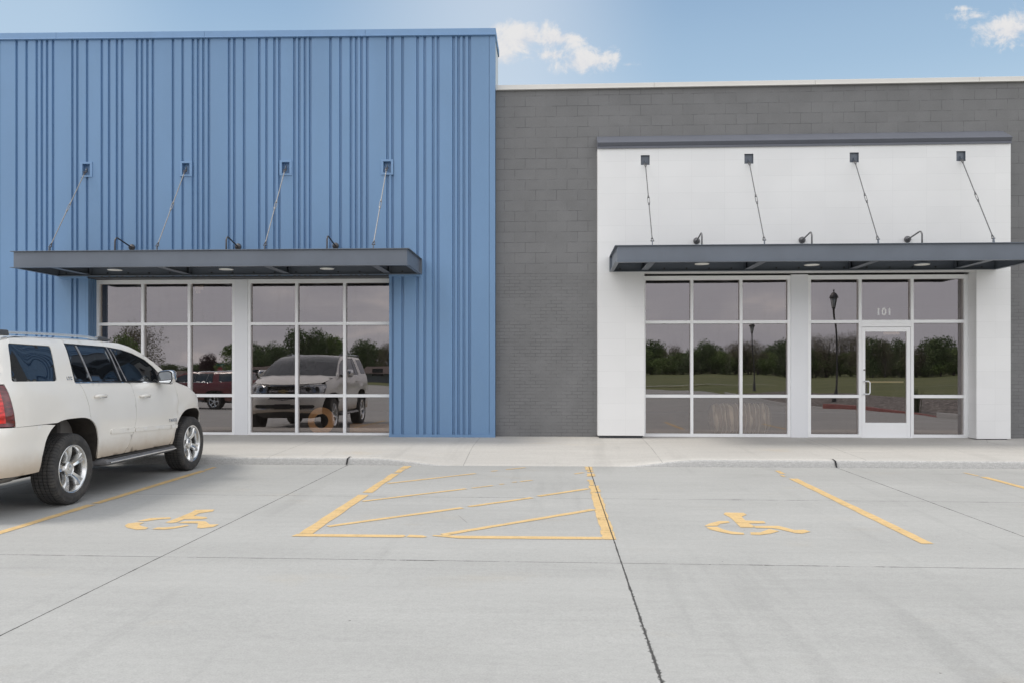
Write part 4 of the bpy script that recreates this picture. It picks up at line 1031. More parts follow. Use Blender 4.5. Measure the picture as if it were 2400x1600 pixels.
def build_suv(name, label, group, paint, detail=True, badge=True):
    root = empty(name, (0, 0, 0), label, 'car', group)
    add = lambda o: ch(o, root)
    def P_(nm, mat, poly, holes=(), **kw):
        m = MB(); panel(m, poly, holes, **kw); return add(weld_build(m, nm, mat, root))
    belt = lambda s: 1.385-.018*s
    # ---- glass outlines (s, z)
    QG = roundp([(-.96, 1.415), (-.20, 1.405), (-.165, 1.43), (-.075, 1.80), (-.88, 1.815)], .035)
    RG1 = [(.175, 1.402), (.485, 1.398), (.415, 1.812), (.235, 1.818)]
    RG2 = [(.505, 1.398), (1.105, 1.388), (1.035, 1.797), (.437, 1.812)]
    FG = [(1.325, 1.384), (2.135, 1.362), (2.115, 1.45), (2.06, 1.555), (1.90, 1.642), (1.65, 1.722), (1.42, 1.765), (1.175, 1.785)]
    BANDR = [(.150, 1.385), (1.215, 1.366), (1.140, 1.807), (1.02, 1.815), (.215, 1.835)]
    BANDF = [(1.225, 1.366), (2.36, 1.345), (2.30, 1.395), (2.10, 1.560), (1.93, 1.655), (1.66, 1.737), (1.42, 1.781), (1.150, 1.806)]
    hs = {}
    for sx, sd in ((1, False), (-1, True)):
        kw = dict(mirror=sd)
        rear_arch = [p for p in ARR if p[0] <= .352 and p[1] >= .945] 
        a_front = [p for p in ARR if p[0] > .352]
        qp = [(-.985, .945)] + [p for p in ARR if p[1] >= .945 and p[0] < .352] + [(.352, ZJ)] + [(.33, 1.10), (.27, 1.27), (.225, 1.375), (.150, 1.385), (.215, 1.835), (.235, 1.862), (.25, 1.888), (-.35, 1.888), (-.80, 1.872), (-1.0, 1.84), (-1.06, 1.80), (-1.115, 1.39), (-1.06, 1.388), (-1.035, 1.26), (-1.005, 1.1)]
        P_('quarter_panel', paint, qp, [QG], **kw)
        P_('quarter_window', M_TINT, inset(QG, .004), off=-.007, lip=0, gap=0, **kw)
        # doors with frames
        rd = [(.352, ZJ)] + a_front[:-1] + [(.56, .455), (1.19, .45), (1.30, .55), (1.40, .74), (1.425, .90), (1.40, 1.15), (1.355, 1.30), (1.345, 1.345), (1.22, 1.366), (.150, 1.385), (.225, 1.375), (.27, 1.27), (.33, 1.10)]
        rd = [p for i, p in enumerate(rd) if i == 0 or math.dist(p, rd[i-1]) > .012]
        rear_door = P_('rear_door', paint, rd, **kw)
        fd = [(1.20, .45), (2.42, .445), (2.50, .56), (2.585, .80), (2.60, 1.0), (2.585, 1.20), (2.55, 1.335), (2.36, 1.345), (1.345, 1.364), (1.355, 1.30), (1.40, 1.15), (1.425, .90), (1.40, .74), (1.30, .55)]
        front_door = P_('front_door', paint, fd, **kw)
        def sub(nm, mat, poly, holes=(), par=None, **k2):
            m = MB(); k2.update(kw); panel(m, poly, holes, **k2); return ch(weld_build(m, nm, mat, par), par)
        sub('window_frame', M_GLOSSBLK, BANDR, [RG1, RG2], rear_door, off=.0, lip=.012, gap=.002)
        sub('window_glass', M_TINT, RG1, (), rear_door, off=-.004, lip=0, gap=0); sub('window_glass', M_TINT, RG2, (), rear_door, off=-.004, lip=0, gap=0)
        sub('window_frame', M_GLOSSBLK, BANDF, [FG], front_door, off=.0, lip=.012, gap=.002)
        sub('window_glass', M_CGL, FG, (), front_door, off=-.004, lip=0, gap=0)
        sub('window_divider', M_DIV, [(.482, 1.392), (.508, 1.392), (.440, 1.812), (.412, 1.813)], (), rear_door, off=.004, lip=.006, gap=0)
        sub('window_divider', M_DIV, [(1.150, 1.380), (1.172, 1.380), (1.095, 1.804), (1.073, 1.806)], (), rear_door, off=.004, lip=.006, gap=0)
        sub('window_divider', M_DIV, [(1.275, 1.376), (1.292, 1.376), (1.165, 1.787), (1.150, 1.789)], (), front_door, off=.004, lip=.006, gap=0)
        sub('belt_moulding', M_CHROME, [(.15, 1.370), (1.215, 1.352), (1.215, 1.366), (.15, 1.386)], (), rear_door, off=.006, lip=.008, gap=0)
        sub('belt_moulding', M_CHROME, [(1.225, 1.352), (2.40, 1.328), (2.40, 1.342), (1.225, 1.366)], (), front_door, off=.006, lip=.008, gap=0)
        sub('side_moulding', paint, [(.82, .735), (1.385, .715), (1.385, .765), (.86, .790), (.82, .78)], (), rear_door, off=.015, lip=.016, gap=0)
        sub('side_moulding', paint, [(1.41, .714), (2.565, .672), (2.578, .722), (1.41, .764)], (), front_door, off=.015, lip=.016, gap=0)
        for dr, s0, z0 in ((rear_door, .46, 1.205), (front_door, 1.52, 1.165)):
            m = MB(); pts = []
            x = lambda s, z, o_: surf(s, z, o_)
            pts = [x(s0-.01, z0, .008), x(s0+.02, z0+.004, .035), x(s0+.09, z0+.006, .044), x(s0+.19, z0+.004, .042), x(s0+.235, z0, .012)]
            m.tube([(p.x*sx, p.y, p.z) for p in pts], [.012, .017, .0175, .017, .012], 12)
            h = ch(m.build('door_handle', paint, smooth=True), dr)
            m = MB(); m.tube([( x(s0+.045, z0-.013, .042).x*sx, s0+.045, z0-.013), (x(s0+.20, z0-.013, .040).x*sx, s0+.20, z0-.013)], .005, 8)
            ch(m.build('handle_strip', M_CHROME, smooth=True), dr)
        # fender
        ff = [(2.43, .445), (2.52, .44)] + [p for p in ARF if p[1] >= .44 and not (p[0] > AX+.2 and p[1] < .895)] + [(3.585, .90), (3.555, .97), (3.50, 1.07), (3.47, ZTOP(3.47)-.012), (3.3, ZTOP(3.3)), (3.0, ZTOP(3.0)), (2.80, ZTOP(2.80)), (2.68, ZTOP(2.68)), (2.55, 1.335), (2.585, 1.20), (2.60, 1.0), (2.585, .80), (2.50, .56)]
        ff = [p for i, p in enumerate(ff) if i == 0 or math.dist(p, ff[i-1]) > .012]
        P_('front_fender', paint, ff, **kw)
        # cant rail + A pillar
        cr = [(.215, 1.836), (1.02, 1.816), (1.150, 1.807), (1.42, 1.782), (1.66, 1.738), (1.93, 1.656), (2.10, 1.561), (2.30, 1.396), (2.36, 1.346), (2.55, 1.335), (2.70, 1.335), (2.42, 1.475), (2.15, 1.625), (1.9, 1.745), (1.65, 1.828), (1.45, 1.866), (1.2, 1.878), (.8, 1.887), (.25, 1.888), (.235, 1.862)]
        P_('roof_pillar', paint, cr, gap=.002, **kw)
        # lamps
        TL = [(-1.06, 1.385), (-1.035, 1.26), (-1.005, 1.1), (-.985, .955), (-1.43, .955), (-1.44, 1.385)]
        tl_ = P_('taillight', M_RED, [(-1.13, 1.36), (-1.11, 1.2), (-1.09, .99), (-1.42, .99), (-1.42, 1.36)], off=.004, **kw)
        sub('smoked_bezel', M_REDD, TL, (), tl_, off=-.001)
        HL = [(3.475, 1.145), (3.505, 1.07), (3.60, .945), (3.95, .925), (4.20, .935), (4.20, 1.105), (3.9, 1.13), (3.6, 1.150)]
        hl = P_('headlight', M_CLEAR, HL, off=.0, **kw)
        for (sc, zc, rr) in ((3.80, 1.03, .052), (4.02, 1.025, .055)):
            m = MB(); ring = [(sc+rr*math.cos(t), zc+rr*math.sin(t)) for t in np.linspace(0, 2*math.pi, 18)[:-1]]
            panel(m, ring, off=.004, lip=.004, gap=0, mirror=sd); ch(weld_build(m, 'lamp_lens', M_GLOSSBLK, hl), hl)
        m = MB(); panel(m, [(3.60, 1.092), (4.20, 1.072), (4.20, 1.082), (3.60, 1.104)], off=.004, lip=.004, gap=0, mirror=sd); ch(weld_build(m, 'light_strip', M_CHROME, hl), hl)
        # unseen dark shell added behind the panels to block light, and arch liners
        shell = [(-1.15, .50), (-.60, .50)] + [(p[0]*1.0+(p[0]-.01)*.06, p[1]+.03) for p in ARR] + [(.62, .50), (2.46, .50)] + [(AX+.03+(p[0]-AX-.03)*1.06, p[1]+.03) for p in ARF] + [(3.70, .50), (3.70, 1.05), (3.4, 1.15), (2.7, 1.27), (0, 1.33), (-1.15, 1.35)]
        P_('light_block_shell', M_UNDER, shell, off=-.055, lip=0, gap=0, res=.12, **kw)
        for AR, cc in ((ARR, .01), (ARF, AX+.03)):
            m = MB(); ring = [(p[0], p[1]) for p in AR]
            for d in (0, 1):
                for (s_, z_) in ring:
                    p = surf(s_, z_, -.012); k = 1.05 if d else 1.0
                    m.v.append(((p.x-.0 if not d else .52)*sx, cc+(p.y-cc)*k, .42+(p.z-.42)*(1.06 if d else 1)))
            n = len(ring)
            for i in range(n-1): m.f.append((i, i+1, n+i+1, n+i)); m.m.append(0)
            m.f.append(tuple(n+i for i in range(n))); m.m.append(0)
            add(m.build('wheel_arch_liner', M_UNDER, smooth=True, angle=40))
        # running board
        m = MB(); prb = [(.90, .44), (1.00, .435), (1.055, .425), (1.075, .40), (1.07, .375), (1.03, .355), (.90, .35)]
        for d in (0, 1):
            pass
        secs = [(.60, .82, .985), (.66, .97, 1.0), (.72, 1.0, 1.0), (2.38, 1.0, 1.0), (2.46, .97, 1.0), (2.51, .86, .985)]
        o = len(m.v)
        for (yy, kx, kz) in secs:
            for (px_, pz_) in prb: m.v.append((px_*(kx if px_ > .95 else 1)*sx, yy, .395+(pz_-.395)*kz))
        n = len(prb)
        for i in range(len(secs)-1):
            for j in range(n): m.f.append((o+i*n+j, o+i*n+(j+1)%n, o+(i+1)*n+(j+1)%n, o+(i+1)*n+j)); m.m.append(0)
        m.f += [tuple(range(n)), tuple(o+(len(secs)-1)*n+j for j in range(n))]; m.m += [0, 0]
        rb = add(m.build('running_board', simple('grey_step_plastic', (.13, .13, .135), .45, 0, .2, 12), smooth=True, angle=40))
        m = MB(); m.box((min(sx*1.045, sx*1.079), .70, .385), (max(sx*1.045, sx*1.079), 2.42, .402)); ch(m.build('bright_strip', M_CHROME, bevel=.004), rb)
        m = MB(); m.box((min(sx*.95, sx*1.035), .74, .437), (max(sx*.95, sx*1.035), 2.38, .4405)); ch(m.build('step_pad', M_BLK), rb)
        # mirror
        m = MB(); cx, cy, cz = 1.125, 2.04, 1.415
        secs = [(cy-.055, .92, .0), (cy-.04, 1.0, .0), (cy+.01, 1.02, .005), (cy+.06, .94, .01), (cy+.10, .72, .015), (cy+.125, .30, .02)]
        base = roundp([(-.115, -.09), (.085, -.105), (.125, -.04), (.118, .07), (.07, .098), (-.105, .085)], .045, 3)
        n = len(base)
        for (yy, k, dz) in secs: m.v += [((cx+u*k)*sx, yy, cz+v*k+dz) for u, v in base]
        for i in range(len(secs)-1):
            for j in range(n): m.f.append((i*n+j, i*n+(j+1)%n, (i+1)*n+(j+1)%n, (i+1)*n+j)); m.m.append(0)
        q = (len(secs)-1)*n; m.f += [tuple(range(n)), tuple(q+j for j in range(n))]; m.m += [0, 0]
        mir = add(m.build('side_mirror', M_CHROME if detail else paint, smooth=True, angle=50))
        m = MB(); k = .90; m.v = [((cx+u*k)*sx, cy-.0565, cz+v*k) for u, v in base] + [((cx+u*k)*sx, cy-.05, cz+v*k) for u, v in base]
        m.f = [tuple(range(n))] + [(j, (j+1)%n, n+(j+1)%n, n+j) for j in range(n)]; m.m = [0]*(n+1); ch(m.build('mirror_housing', M_BLK), mir)
        m = MB(); k = .78; m.v = [((cx+u*k)*sx, cy-.058, cz+v*k) for u, v in base]; m.f = [tuple(range(n))]; m.m = [0]; ch(m.build('mirror_glass', simple('mirror_glass', (.75, .78, .80), .03, 1., 0), recalc=True), mir)
        m = MB(); m.tube([(.955*sx, cy+.13, 1.35), (1.01*sx, cy+.06, 1.345), (1.06*sx, cy+.02, 1.37)], [.035, .028, .03], 10); ch(m.build('mirror_arm', M_BLK, smooth=True), mir)
        # roof rail
        m = MB(); pts = []; rs = []
        for i in range(25):
            t = i/24; yy = -.86+(1.08+.86)*t; zz = 1.935-.012*(2*t-1)**2 - .02*smooth(t, .85, 1)
            pts.append((.70*sx, yy, zz))
        oo = 0; sec = [(-.022, -.012), (.018, -.012), (.024, .004), (.016, .016), (-.016, .016)]
        for (a, yy, zz) in pts: m.v += [((.70+u)*sx, yy, zz+v) for u, v in sec]
        n = 5
        for i in range(24):
            for j in range(n): m.f.append((i*n+j, i*n+(j+1)%n, (i+1)*n+(j+1)%n, (i+1)*n+j)); m.m.append(0)
        m.f += [tuple(range(n)), tuple(24*n+j for j in range(n))]; m.m += [0, 0]
        rl = add(m.build('roof_rail', simple('satin_rail', (.52, .58, .64), .3, .6, .05), smooth=True, angle=50))
        for (ya, yb, sgn) in ((-1.02, -.66, 1), (1.02, 1.36, -1)):
            m = MB(); yy0, yy1 = ya, yb
            q = [(ya, 1.893), (yb, 1.893), (yb-.02 if sgn > 0 else yb-.16, 1.955 if sgn > 0 else 1.935), (ya+.12 if sgn > 0 else ya+.02, 1.957 if sgn > 0 else 1.943)]
            m.prism(q, lambda y_, z_: (.672*sx, y_, z_), lambda y_, z_: (.732*sx, y_, z_)); ch(m.build('rail_foot', M_STEELD, bevel=.012), rl)
    # ---- bumpers, liftgate, grille (both halves in one mesh)
    rb_ = [(SRE+.0, .44), (-.72, .435), (-.555, .44)] + [p for p in ARR if p[1] < .945 and p[0] < 0 and p[1] > .45] + [(-.50, .945), (-.985, .948), (SRE, .948)]
    rb_ = [p for i, p in enumerate(rb_) if i == 0 or math.dist(p, rb_[i-1]) > .01]
    P_('rear_bumper', paint, rb_, both=True, gap=.002, off=.006)
    P_('liftgate', paint, [(SRE, .955), (-1.445, .955), (-1.445, 1.39), (-1.12, 1.395), (-1.065, 1.80), (SRE, 1.80)], [[(SRE+.02, 1.43), (-1.36, 1.43), (-1.33, 1.75), (SRE+.02, 1.75)]], both=True, gap=.002)
    P_('rear_window', M_TINT, [(SRE, 1.42), (-1.37, 1.42), (-1.34, 1.76), (SRE, 1.76)], both=True, gap=0, off=-.006, lip=0)
    fb = [(SFE, .50), (3.9, .46), (3.66, .42), (3.57, .43)] + [p for p in ARF[::-1] if p[0] > AX+.2 and .44 < p[1] < .895] + [(3.585, .90), (3.60, .94), (3.95, .92), (4.22, .925), (4.28, .80), (SFE, .77)]
    fb = [p for i, p in enumerate(fb) if i == 0 or math.dist(p, fb[i-1]) > .01]
    slot = [(SFE-.01, .575), (3.86, .575), (3.80, .62), (3.86, .665), (SFE-.01, .665)]
    P_('front_bumper', paint, fb, [slot], both=True, gap=.002)
    P_('air_dam', M_BLK, [(SFE, .36), (3.9, .36), (3.8, .40), (3.9, .47), (SFE, .51)], both=True, off=-.03, gap=0)
    P_('lower_intake', M_BLK, [(SFE, .56), (3.84, .56), (3.78, .62), (3.84, .68), (SFE, .68)], both=True, off=-.03, gap=0, lip=0)
    P_('intake_trim', M_CHROME, [(SFE, .555), (3.84, .555), (3.84, .570), (SFE, .570)], both=True, off=.008, gap=0, lip=.012)
    gr = P_('grille', M_GLOSSBLK, [(SFE, .775), (4.27, .80), (4.21, .93), (4.21, 1.105), (SFE, 1.13)], both=True, off=-.02, gap=0)
    m = MB()
    for z_, h_ in ((1.115, .010), (.985, .020), (.80, .009)): panel(m, [(SFE, z_-h_), (4.24, z_-h_), (4.24, z_+h_), (SFE, z_+h_)], off=.008, lip=.02, gap=0, both=True)
    for z_ in (1.035, 1.065, .84, .87, .90, .93): panel(m, [(SFE, z_-.003), (4.25, z_-.003), (4.25, z_+.003), (SFE, z_+.003)], off=-.006, lip=.01, gap=0, both=True)
    ch(weld_build(m, 'grille_bars', M_CHROME, gr), gr)
    m = MB(); yy = surf(SFE, .985).y+.012
    m.prism([(-.115, -.022), (-.045, -.022), (-.04, -.045), (.045, -.045), (.05, -.022), (.115, -.022), (.105, .022), (.045, .022), (.04, .045), (-.04, .045), (-.05, .022), (-.125, .022)], lambda u, v: (u, yy, .985+v), lambda u, v: (u, yy+.015, .985+v))
    ch(m.build('grille_emblem', simple('gold_emblem', (.62, .50, .25), .25, .7)), gr)
    m = MB(); yy = surf(SFE, .62).y; m.box((-.19, yy-.02, .555), (.19, yy+.012, .68)); add(m.build('plate_bracket', M_BLK, bevel=.006))
    # ---- Coons-like roof, windscreen, bonnet
    ze = herm([-1.2, -1.05, -.85, -.35, .25, .8, 1.2, 1.45], [1.79, 1.815, 1.865, 1.888, 1.888, 1.887, 1.878, 1.866])
    m = MB(); ny_, nx_ = 30, 22
    for j in range(ny_+1):
        ys_ = -1.10+(1.45+1.10)*j/ny_; e = surf(ys_, ze(ys_)); b = .15*smooth(ys_, .4, 1.45) - .12*(1-smooth(ys_, -1.1, -.3))
        for i in range(nx_+1):
            a = -1+2*i/nx_; m.v.append((a*e.x, e.y+b*(1-a*a), e.z+.035*(1-abs(a)**2.4)*(1-.6*(1-smooth(ys_, -1.1, -.7)))))
    m.f = [(j*(nx_+1)+i, j*(nx_+1)+i+1, (j+1)*(nx_+1)+i+1, (j+1)*(nx_+1)+i) for j in range(ny_) for i in range(nx_)]; m.m = [0]*len(m.f)
    add(m.build('roof', paint, smooth=True, recalc=False))
    ap = [(1.45, 1.866), (1.65, 1.828), (1.9, 1.745), (2.15, 1.625), (2.42, 1.475), (2.70, 1.335)]
    aps = herm([0, .2, .4, .6, .8, 1.], [p[0] for p in ap]); apz = herm([0, .2, .4, .6, .8, 1.], [p[1] for p in ap])
    m = MB(); nt = 18
    for j in range(nt+1):
        t = j/nt; e = surf(aps(t), apz(t)); b = .15+.10*t
        for i in range(nx_+1):
            a = -1+2*i/nx_; m.v.append((a*(e.x-.004), e.y+b*(1-a*a), e.z+.035*(1-t)*(1-abs(a)**2.4)))
    m.f = [(j*(nx_+1)+i, j*(nx_+1)+i+1, (j+1)*(nx_+1)+i+1, (j+1)*(nx_+1)+i) for j in range(nt) for i in range(nx_)]; m.m = [0]*len(m.f)
    add(m.build('windscreen', M_WSG, smooth=True, recalc=False))
    m = MB(); nt = 26
    for j in range(nt+1):
        t = j/nt; s_ = 2.70+(SFE-2.70)*0
        s_ = 2.70+(3.64-2.70)*t; e = surf(s_, ZTOP(s_)); yc = 2.95+(3.835-2.95)*t; zc = 1.365+(1.145-1.365)*t**1.5; kx = 2+1.8*t
        for i in range(nx_+1):
            a = -1+2*i/nx_; q = abs(a)
            m.v.append((a*e.x, e.y+(yc-e.y)*(1-q**kx), e.z+(zc-e.z)*(1-q**2.2) + .018*math.exp(-((q-.62)/.10)**2)*(1-t)*.8))
    m.f = [(j*(nx_+1)+i, j*(nx_+1)+i+1, (j+1)*(nx_+1)+i+1, (j+1)*(nx_+1)+i) for j in range(nt) for i in range(nx_)]; m.m = [0]*len(m.f)
    add(m.build('bonnet', paint, smooth=True, recalc=False))
    # cowl, fascia closing strip
    m = MB(); m.add([(-.93, 2.6, 1.30), (.93, 2.6, 1.30), (.93, 3.0, 1.30), (-.93, 3.0, 1.30), (-.93, 2.6, 1.0), (.93, 2.6, 1.0)], [(0,1,2,3), (0,4,5,1)]); add(m.build('cowl', M_BLK))
    P_('fascia_top', paint, [(3.60, 1.149), (3.9, 1.131), (4.22, 1.106), (SFE, 1.131), (SFE, 1.142), (4.0, 1.141), (3.64, 1.165)], both=True, gap=0, lip=.03)
    # underbody, exhaust, cabin
    m = MB(); m.box((-.60, -1.0, .33), (.60, 3.6, .60)).box((-.80, .62, .36), (.80, 2.40, .52)).tube([(-.8, 0, .405), (.8, 0, .405)], .05, 12).tube([(-.8, AX, .38), (.8, AX, .38)], .04, 12); add(m.build('underbody', M_UNDER))
    m = MB(); m.tube([(.62, .5, .36), (.70, -.2, .48), (.78, -.75, .40), (.74, -1.12, .385), (.74, -1.24, .385)], .04, 14, True); add(m.build('exhaust_pipe', simple('dull_exhaust', (.30, .28, .26), .45, .8, .2, 9), smooth=True))
    m = MB(); m.tube([(.50, -1.18, .36), (.50, -1.0, .40), (.45, -.8, .40)], .03, 10).box((.40, -1.15, .375), (.60, -1.0, .40)); add(m.build('hitch_bracket', M_BLK))
    m = MB(); m.box((-.80, -1.0, .60), (.80, 2.6, .66)).box((-.78, 2.35, .66), (.78, 2.72, 1.26)).box((-.86, 2.25, 1.05), (.86, 2.6, 1.24)); add(m.build('cabin_floor', M_BLK))
    for (yy, xx) in ((1.30, .42), (1.30, -.42), (.35, .42), (.35, -.42)):
        m = MB(); m.box((xx-.27, yy-.05, .66), (xx+.27, yy+.48, 1.0))
        m.add([(xx-.26, yy, .95), (xx+.26, yy, .95), (xx+.24, yy-.22, 1.52), (xx-.24, yy-.22, 1.52), (xx-.26, yy-.12, .95), (xx+.26, yy-.12, .95), (xx+.24, yy-.32, 1.52), (xx-.24, yy-.32, 1.52)], [(0,1,2,3), (5,4,7,6), (3,2,6,7), (0,3,7,4), (1,5,6,2)])
        st = add(m.build('seat', M_SEAT, bevel=.05)); m = MB(); m.box((xx-.13, yy-.33, 1.55), (xx+.13, yy-.23, 1.72)); ch(m.build('headrest', M_SEAT, bevel=.04), st)
    m = MB(); Ms = Matrix.Translation((-.42, 2.02, 1.22)) @ Matrix.Rotation(R(65), 4, 'X'); m.lathe([(.185+.014*math.cos(t), .014*math.sin(t)) for t in np.linspace(0, 2*math.pi, 9)[:-1]], 28, Ms, closed=True); add(m.build('steering_wheel', M_BLK, smooth=True))
    # wheels
    parts = build_wheel(root); firstw = True
    for (x, y, sd) in ((.895, 0, 1), (.895, AX, 1), (-.895, 0, -1), (-.895, AX, -1)):
        w = bpy.data.objects.new('wheel', None); C.objects.link(w); w.parent = root; w.location = (x, y, .403)
        w.rotation_euler = (R(0 if y == 0 else 24)*sd, 0, 0 if sd > 0 else math.pi)
        for p in parts:
            q = p if firstw else p.copy()
            if not firstw: C.objects.link(q)
            q.parent = w
        firstw = False
    if badge:
        Mr = Matrix.Translation((1.0225, 2.435, .792)) @ Matrix.Rotation(R(90), 4, 'Z') @ Matrix.Rotation(R(90), 4, 'X')
        textmesh('badge', 'TAHOE', .062, M_CHROME, root, Mr, .002, spacing=1.25, bold=.0015)
        p = surf(.04, 1.425)
        textmesh('trim_badge', 'LTZ', .055, M_CHROME, root, Matrix.Translation((p.x+.004, .06, 1.432)) @ Matrix.Rotation(R(90), 4, 'Z') @ Matrix.Rotation(R(90-17), 4, 'X'), .002, spacing=1.15, bold=.001)
        # hang tag on the mirror
        m = MB(); m.box((.05, 2.05, 1.50), (.13, 2.055, 1.62)).box((.08, 2.05, 1.62), (.10, 2.055, 1.70)); add(m.build('hang_tag', simple('teal_tag', (.25, .50, .45), .6)))
    return root
M_PEARL = car_paint('pearl_white_paint', (.84, .81, .75), .85)
suv = build_suv('suv', 'white three row suv parked nose to the kerb at the left edge', None, M_PEARL)
suv.location = (-6.495, 9.24, SLOPE*9.24+.002)
suv.rotation_euler = (math.atan(SLOPE), 0, R(-.6))
M_MAROON = car_paint('maroon_paint', (.16, .012, .018), .3)
red = build_suv('red_suv', 'dark red suv parked behind the photographer, mirrored in the shop windows', None, M_MAROON, detail=False, badge=False)
red.scale = (.93, .93, .87)
red.location = (-14.0, -2.4, lot_z(-2.4))
red.rotation_euler = (0, 0, R(104))
red2 = copy_tree(red); red2.location = (-11.6, -6.0, lot_z(-6.0)); red2.rotation_euler = (0, 0, R(168)); tag(red2, 'second dark red suv farther back in the lot, mirrored beside the white bonnet')
red['group'] = red2['group'] = 'dark red suvs mirrored in the glass'
#ENVPART
# ------------------------------------------------------------------ what stands behind the photographer (seen in the glass)
YM = 32.5                                       # twice the distance of the glass: a mirrored point at depth d stands at YM - d
def mir_xz(u, d): return (u-1298.)/1950.*d
def m_leaf(name, c1, c2):
    t = NT(name); p = t.coord(); n = t.noise(p, .8, 4, .6); f = t.noise(p, 7, 3)
    c = t.mix(t.ramp(n, .35, .65), c1, c2); c = t.scale(c, t.ramp(f, .3, .7, .75, 1.25))
    return t.done(t.bsdf(c, .8))
M_LG = m_leaf('green_foliage', (.13, .20, .055), (.22, .29, .09)); M_LD = m_leaf('dark_green_foliage', (.085, .13, .05), (.14, .19, .07))
M_LB = m_leaf('budding_brown_foliage', (.17, .15, .10), (.23, .20, .13)); M_LP = m_leaf('purple_foliage', (.05, .018, .025), (.075, .028, .032))
M_BARK = simple('bark', (.10, .085, .07), .9, 0, .25, 6)
def tree_mesh(seed, h, w, mat, dens=1., bare=False, hb=.12):
    rng = random.Random(seed); m = MB()
    trunk = MB(); r0 = .028*h
    trunk.tube([(0, 0, -.3), (.02*h*rng.uniform(-1, 1), 0, h*.2), (.04*h*rng.uniform(-1, 1), .02*h, h*.5), (0, 0, h*.8)], [r0, r0*.75, r0*.5, r0*.15], 8)
    blobs = []
    for k in range(17):
        a = rng.uniform(0, 2*math.pi); t = rng.uniform(hb+.06, .90); rr = w*.5*math.sin(math.pi*min(1, (t-hb*.6)/(1-hb*.6)))**.6*rng.uniform(.25, .78)
        c_ = Vector((rr*math.cos(a), rr*math.sin(a), t*h)); blobs.append((c_, w*rng.uniform(.17, .29)))
        trunk.tube([(0, 0, h*(t*.45+.05)), tuple(c_*.55+Vector((0, 0, h*t*.40))), tuple(c_)], [r0*.4, r0*.22, r0*.06], 5)
        if bare:
            for q in range(9):
                d = Vector((rng.gauss(0, 1), rng.gauss(0, 1), rng.gauss(.7, .6))).normalized()*w*rng.uniform(.15, .28)
                trunk.tube([tuple(c_), tuple(c_+d*.5+Vector((0,0,.02*h))), tuple(c_+d)], [r0*.08, r0*.05, r0*.02], 4, False)
    blobs.append((Vector((0, 0, h*.62)), w*.34))
    n = int(9000*dens)
    for i in range(n):
        c_, r = rng.choice(blobs); d = Vector((rng.gauss(0, 1), rng.gauss(0, 1), rng.gauss(0, .8))); d = d.normalized()*r*rng.uniform(.55, 1.08)
        p = c_+d; s_ = (.060 if not bare else .036)*w*.35*rng.uniform(.6, 1.5)*(6/w)**.3
        a = Vector((rng.gauss(0,1), rng.gauss(0,1), rng.gauss(0,1))).normalized(); b = a.cross(Vector((rng.gauss(0,1), rng.gauss(0,1), rng.gauss(0,1)))).normalized()
        m.add([p-a*s_, p-b*s_*.6, p+a*s_, p+b*s_*.6], [(0,1,2,3)])
    return m, trunk
protos = {}
def proto(key, seed, h, w, mat, **k):
    m, tr = tree_mesh(seed, h, w, mat, **k); protos[key] = (m, tr, mat, h, w)
proto('green', 1, 8, 8, M_LG); proto('green2', 2, 8, 7, M_LG); proto('dark', 3, 8, 8, M_LD); proto('dark2', 4, 8, 9, M_LD); proto('brown', 5, 8, 8, M_LB, dens=.75, bare=True); proto('brown2', 6, 8, 6, M_LB, dens=.6, bare=True); proto('purple', 7, 8, 7, M_LP, dens=1.2)
built = {}
desc = {'green': 'leafy green tree', 'green2': 'tall leafy green tree', 'dark': 'dense dark green tree', 'dark2': 'broad dark green tree', 'brown': 'thin budding brown tree', 'brown2': 'narrow half bare tree', 'purple': 'purple leaved tree'}
def place(key, u, vtop, wpx, d, label=None, zb=None):
    ppm = 1950./d; x = mir_xz(u, d); y = YM-d; z0 = ground_z(x, y) if zb is None else zb
    top = 1.6+(866-vtop)/ppm; H = top-z0; Wd = wpx/ppm
    m, tr, mat, h, w = protos[key]
    lab = label or desc[key]+' in the tree line mirrored in the shop windows'
    if key not in built:
        root = empty('tree', (x, y, z0), lab, 'tree', 'trees beyond the lawn'); a = tr.build('trunk', M_BARK, root); b = m.build('crown', mat, root, recalc=False); built[key] = root; r = root
    else:
        r = copy_tree(built[key]); r.location = (x, y, z0); r['label'] = lab
    r.scale = (Wd/w, Wd/w, H/h); r.rotation_euler = (0, 0, random.uniform(0, 6.28))
T = [('brown', 300, 768, 150, 108), ('green', 268, 772, 90, 100), ('dark', 372, 852, 60, 180), ('dark2', 415, 856, 70, 185), ('purple', 470, 826, 48, 140), ('green2', 525, 806, 84, 132), ('dark', 590, 812, 50, 160),
     ('dark2', 622, 810, 92, 150), ('dark', 660, 818, 60, 150), ('dark2', 694, 774, 84, 128), ('dark', 730, 782, 70, 128), ('green2', 764, 793, 70, 132), ('dark', 840, 806, 80, 150), ('brown', 905, 812, 60, 130), ('dark2', 870, 818, 80, 155),
     ('dark', 445, 850, 60, 190), ('dark2', 780, 815, 70, 170), ('dark', 950, 815, 90, 160), ('dark2', 1040, 810, 110, 170), ('green', 1120, 812, 90, 170), ('dark', 1200, 806, 100, 170), ('brown', 1290, 812, 90, 170), ('dark2', 1380, 808, 110, 175), ('green2', 1450, 812, 80, 175)]
rx = random.Random(5)
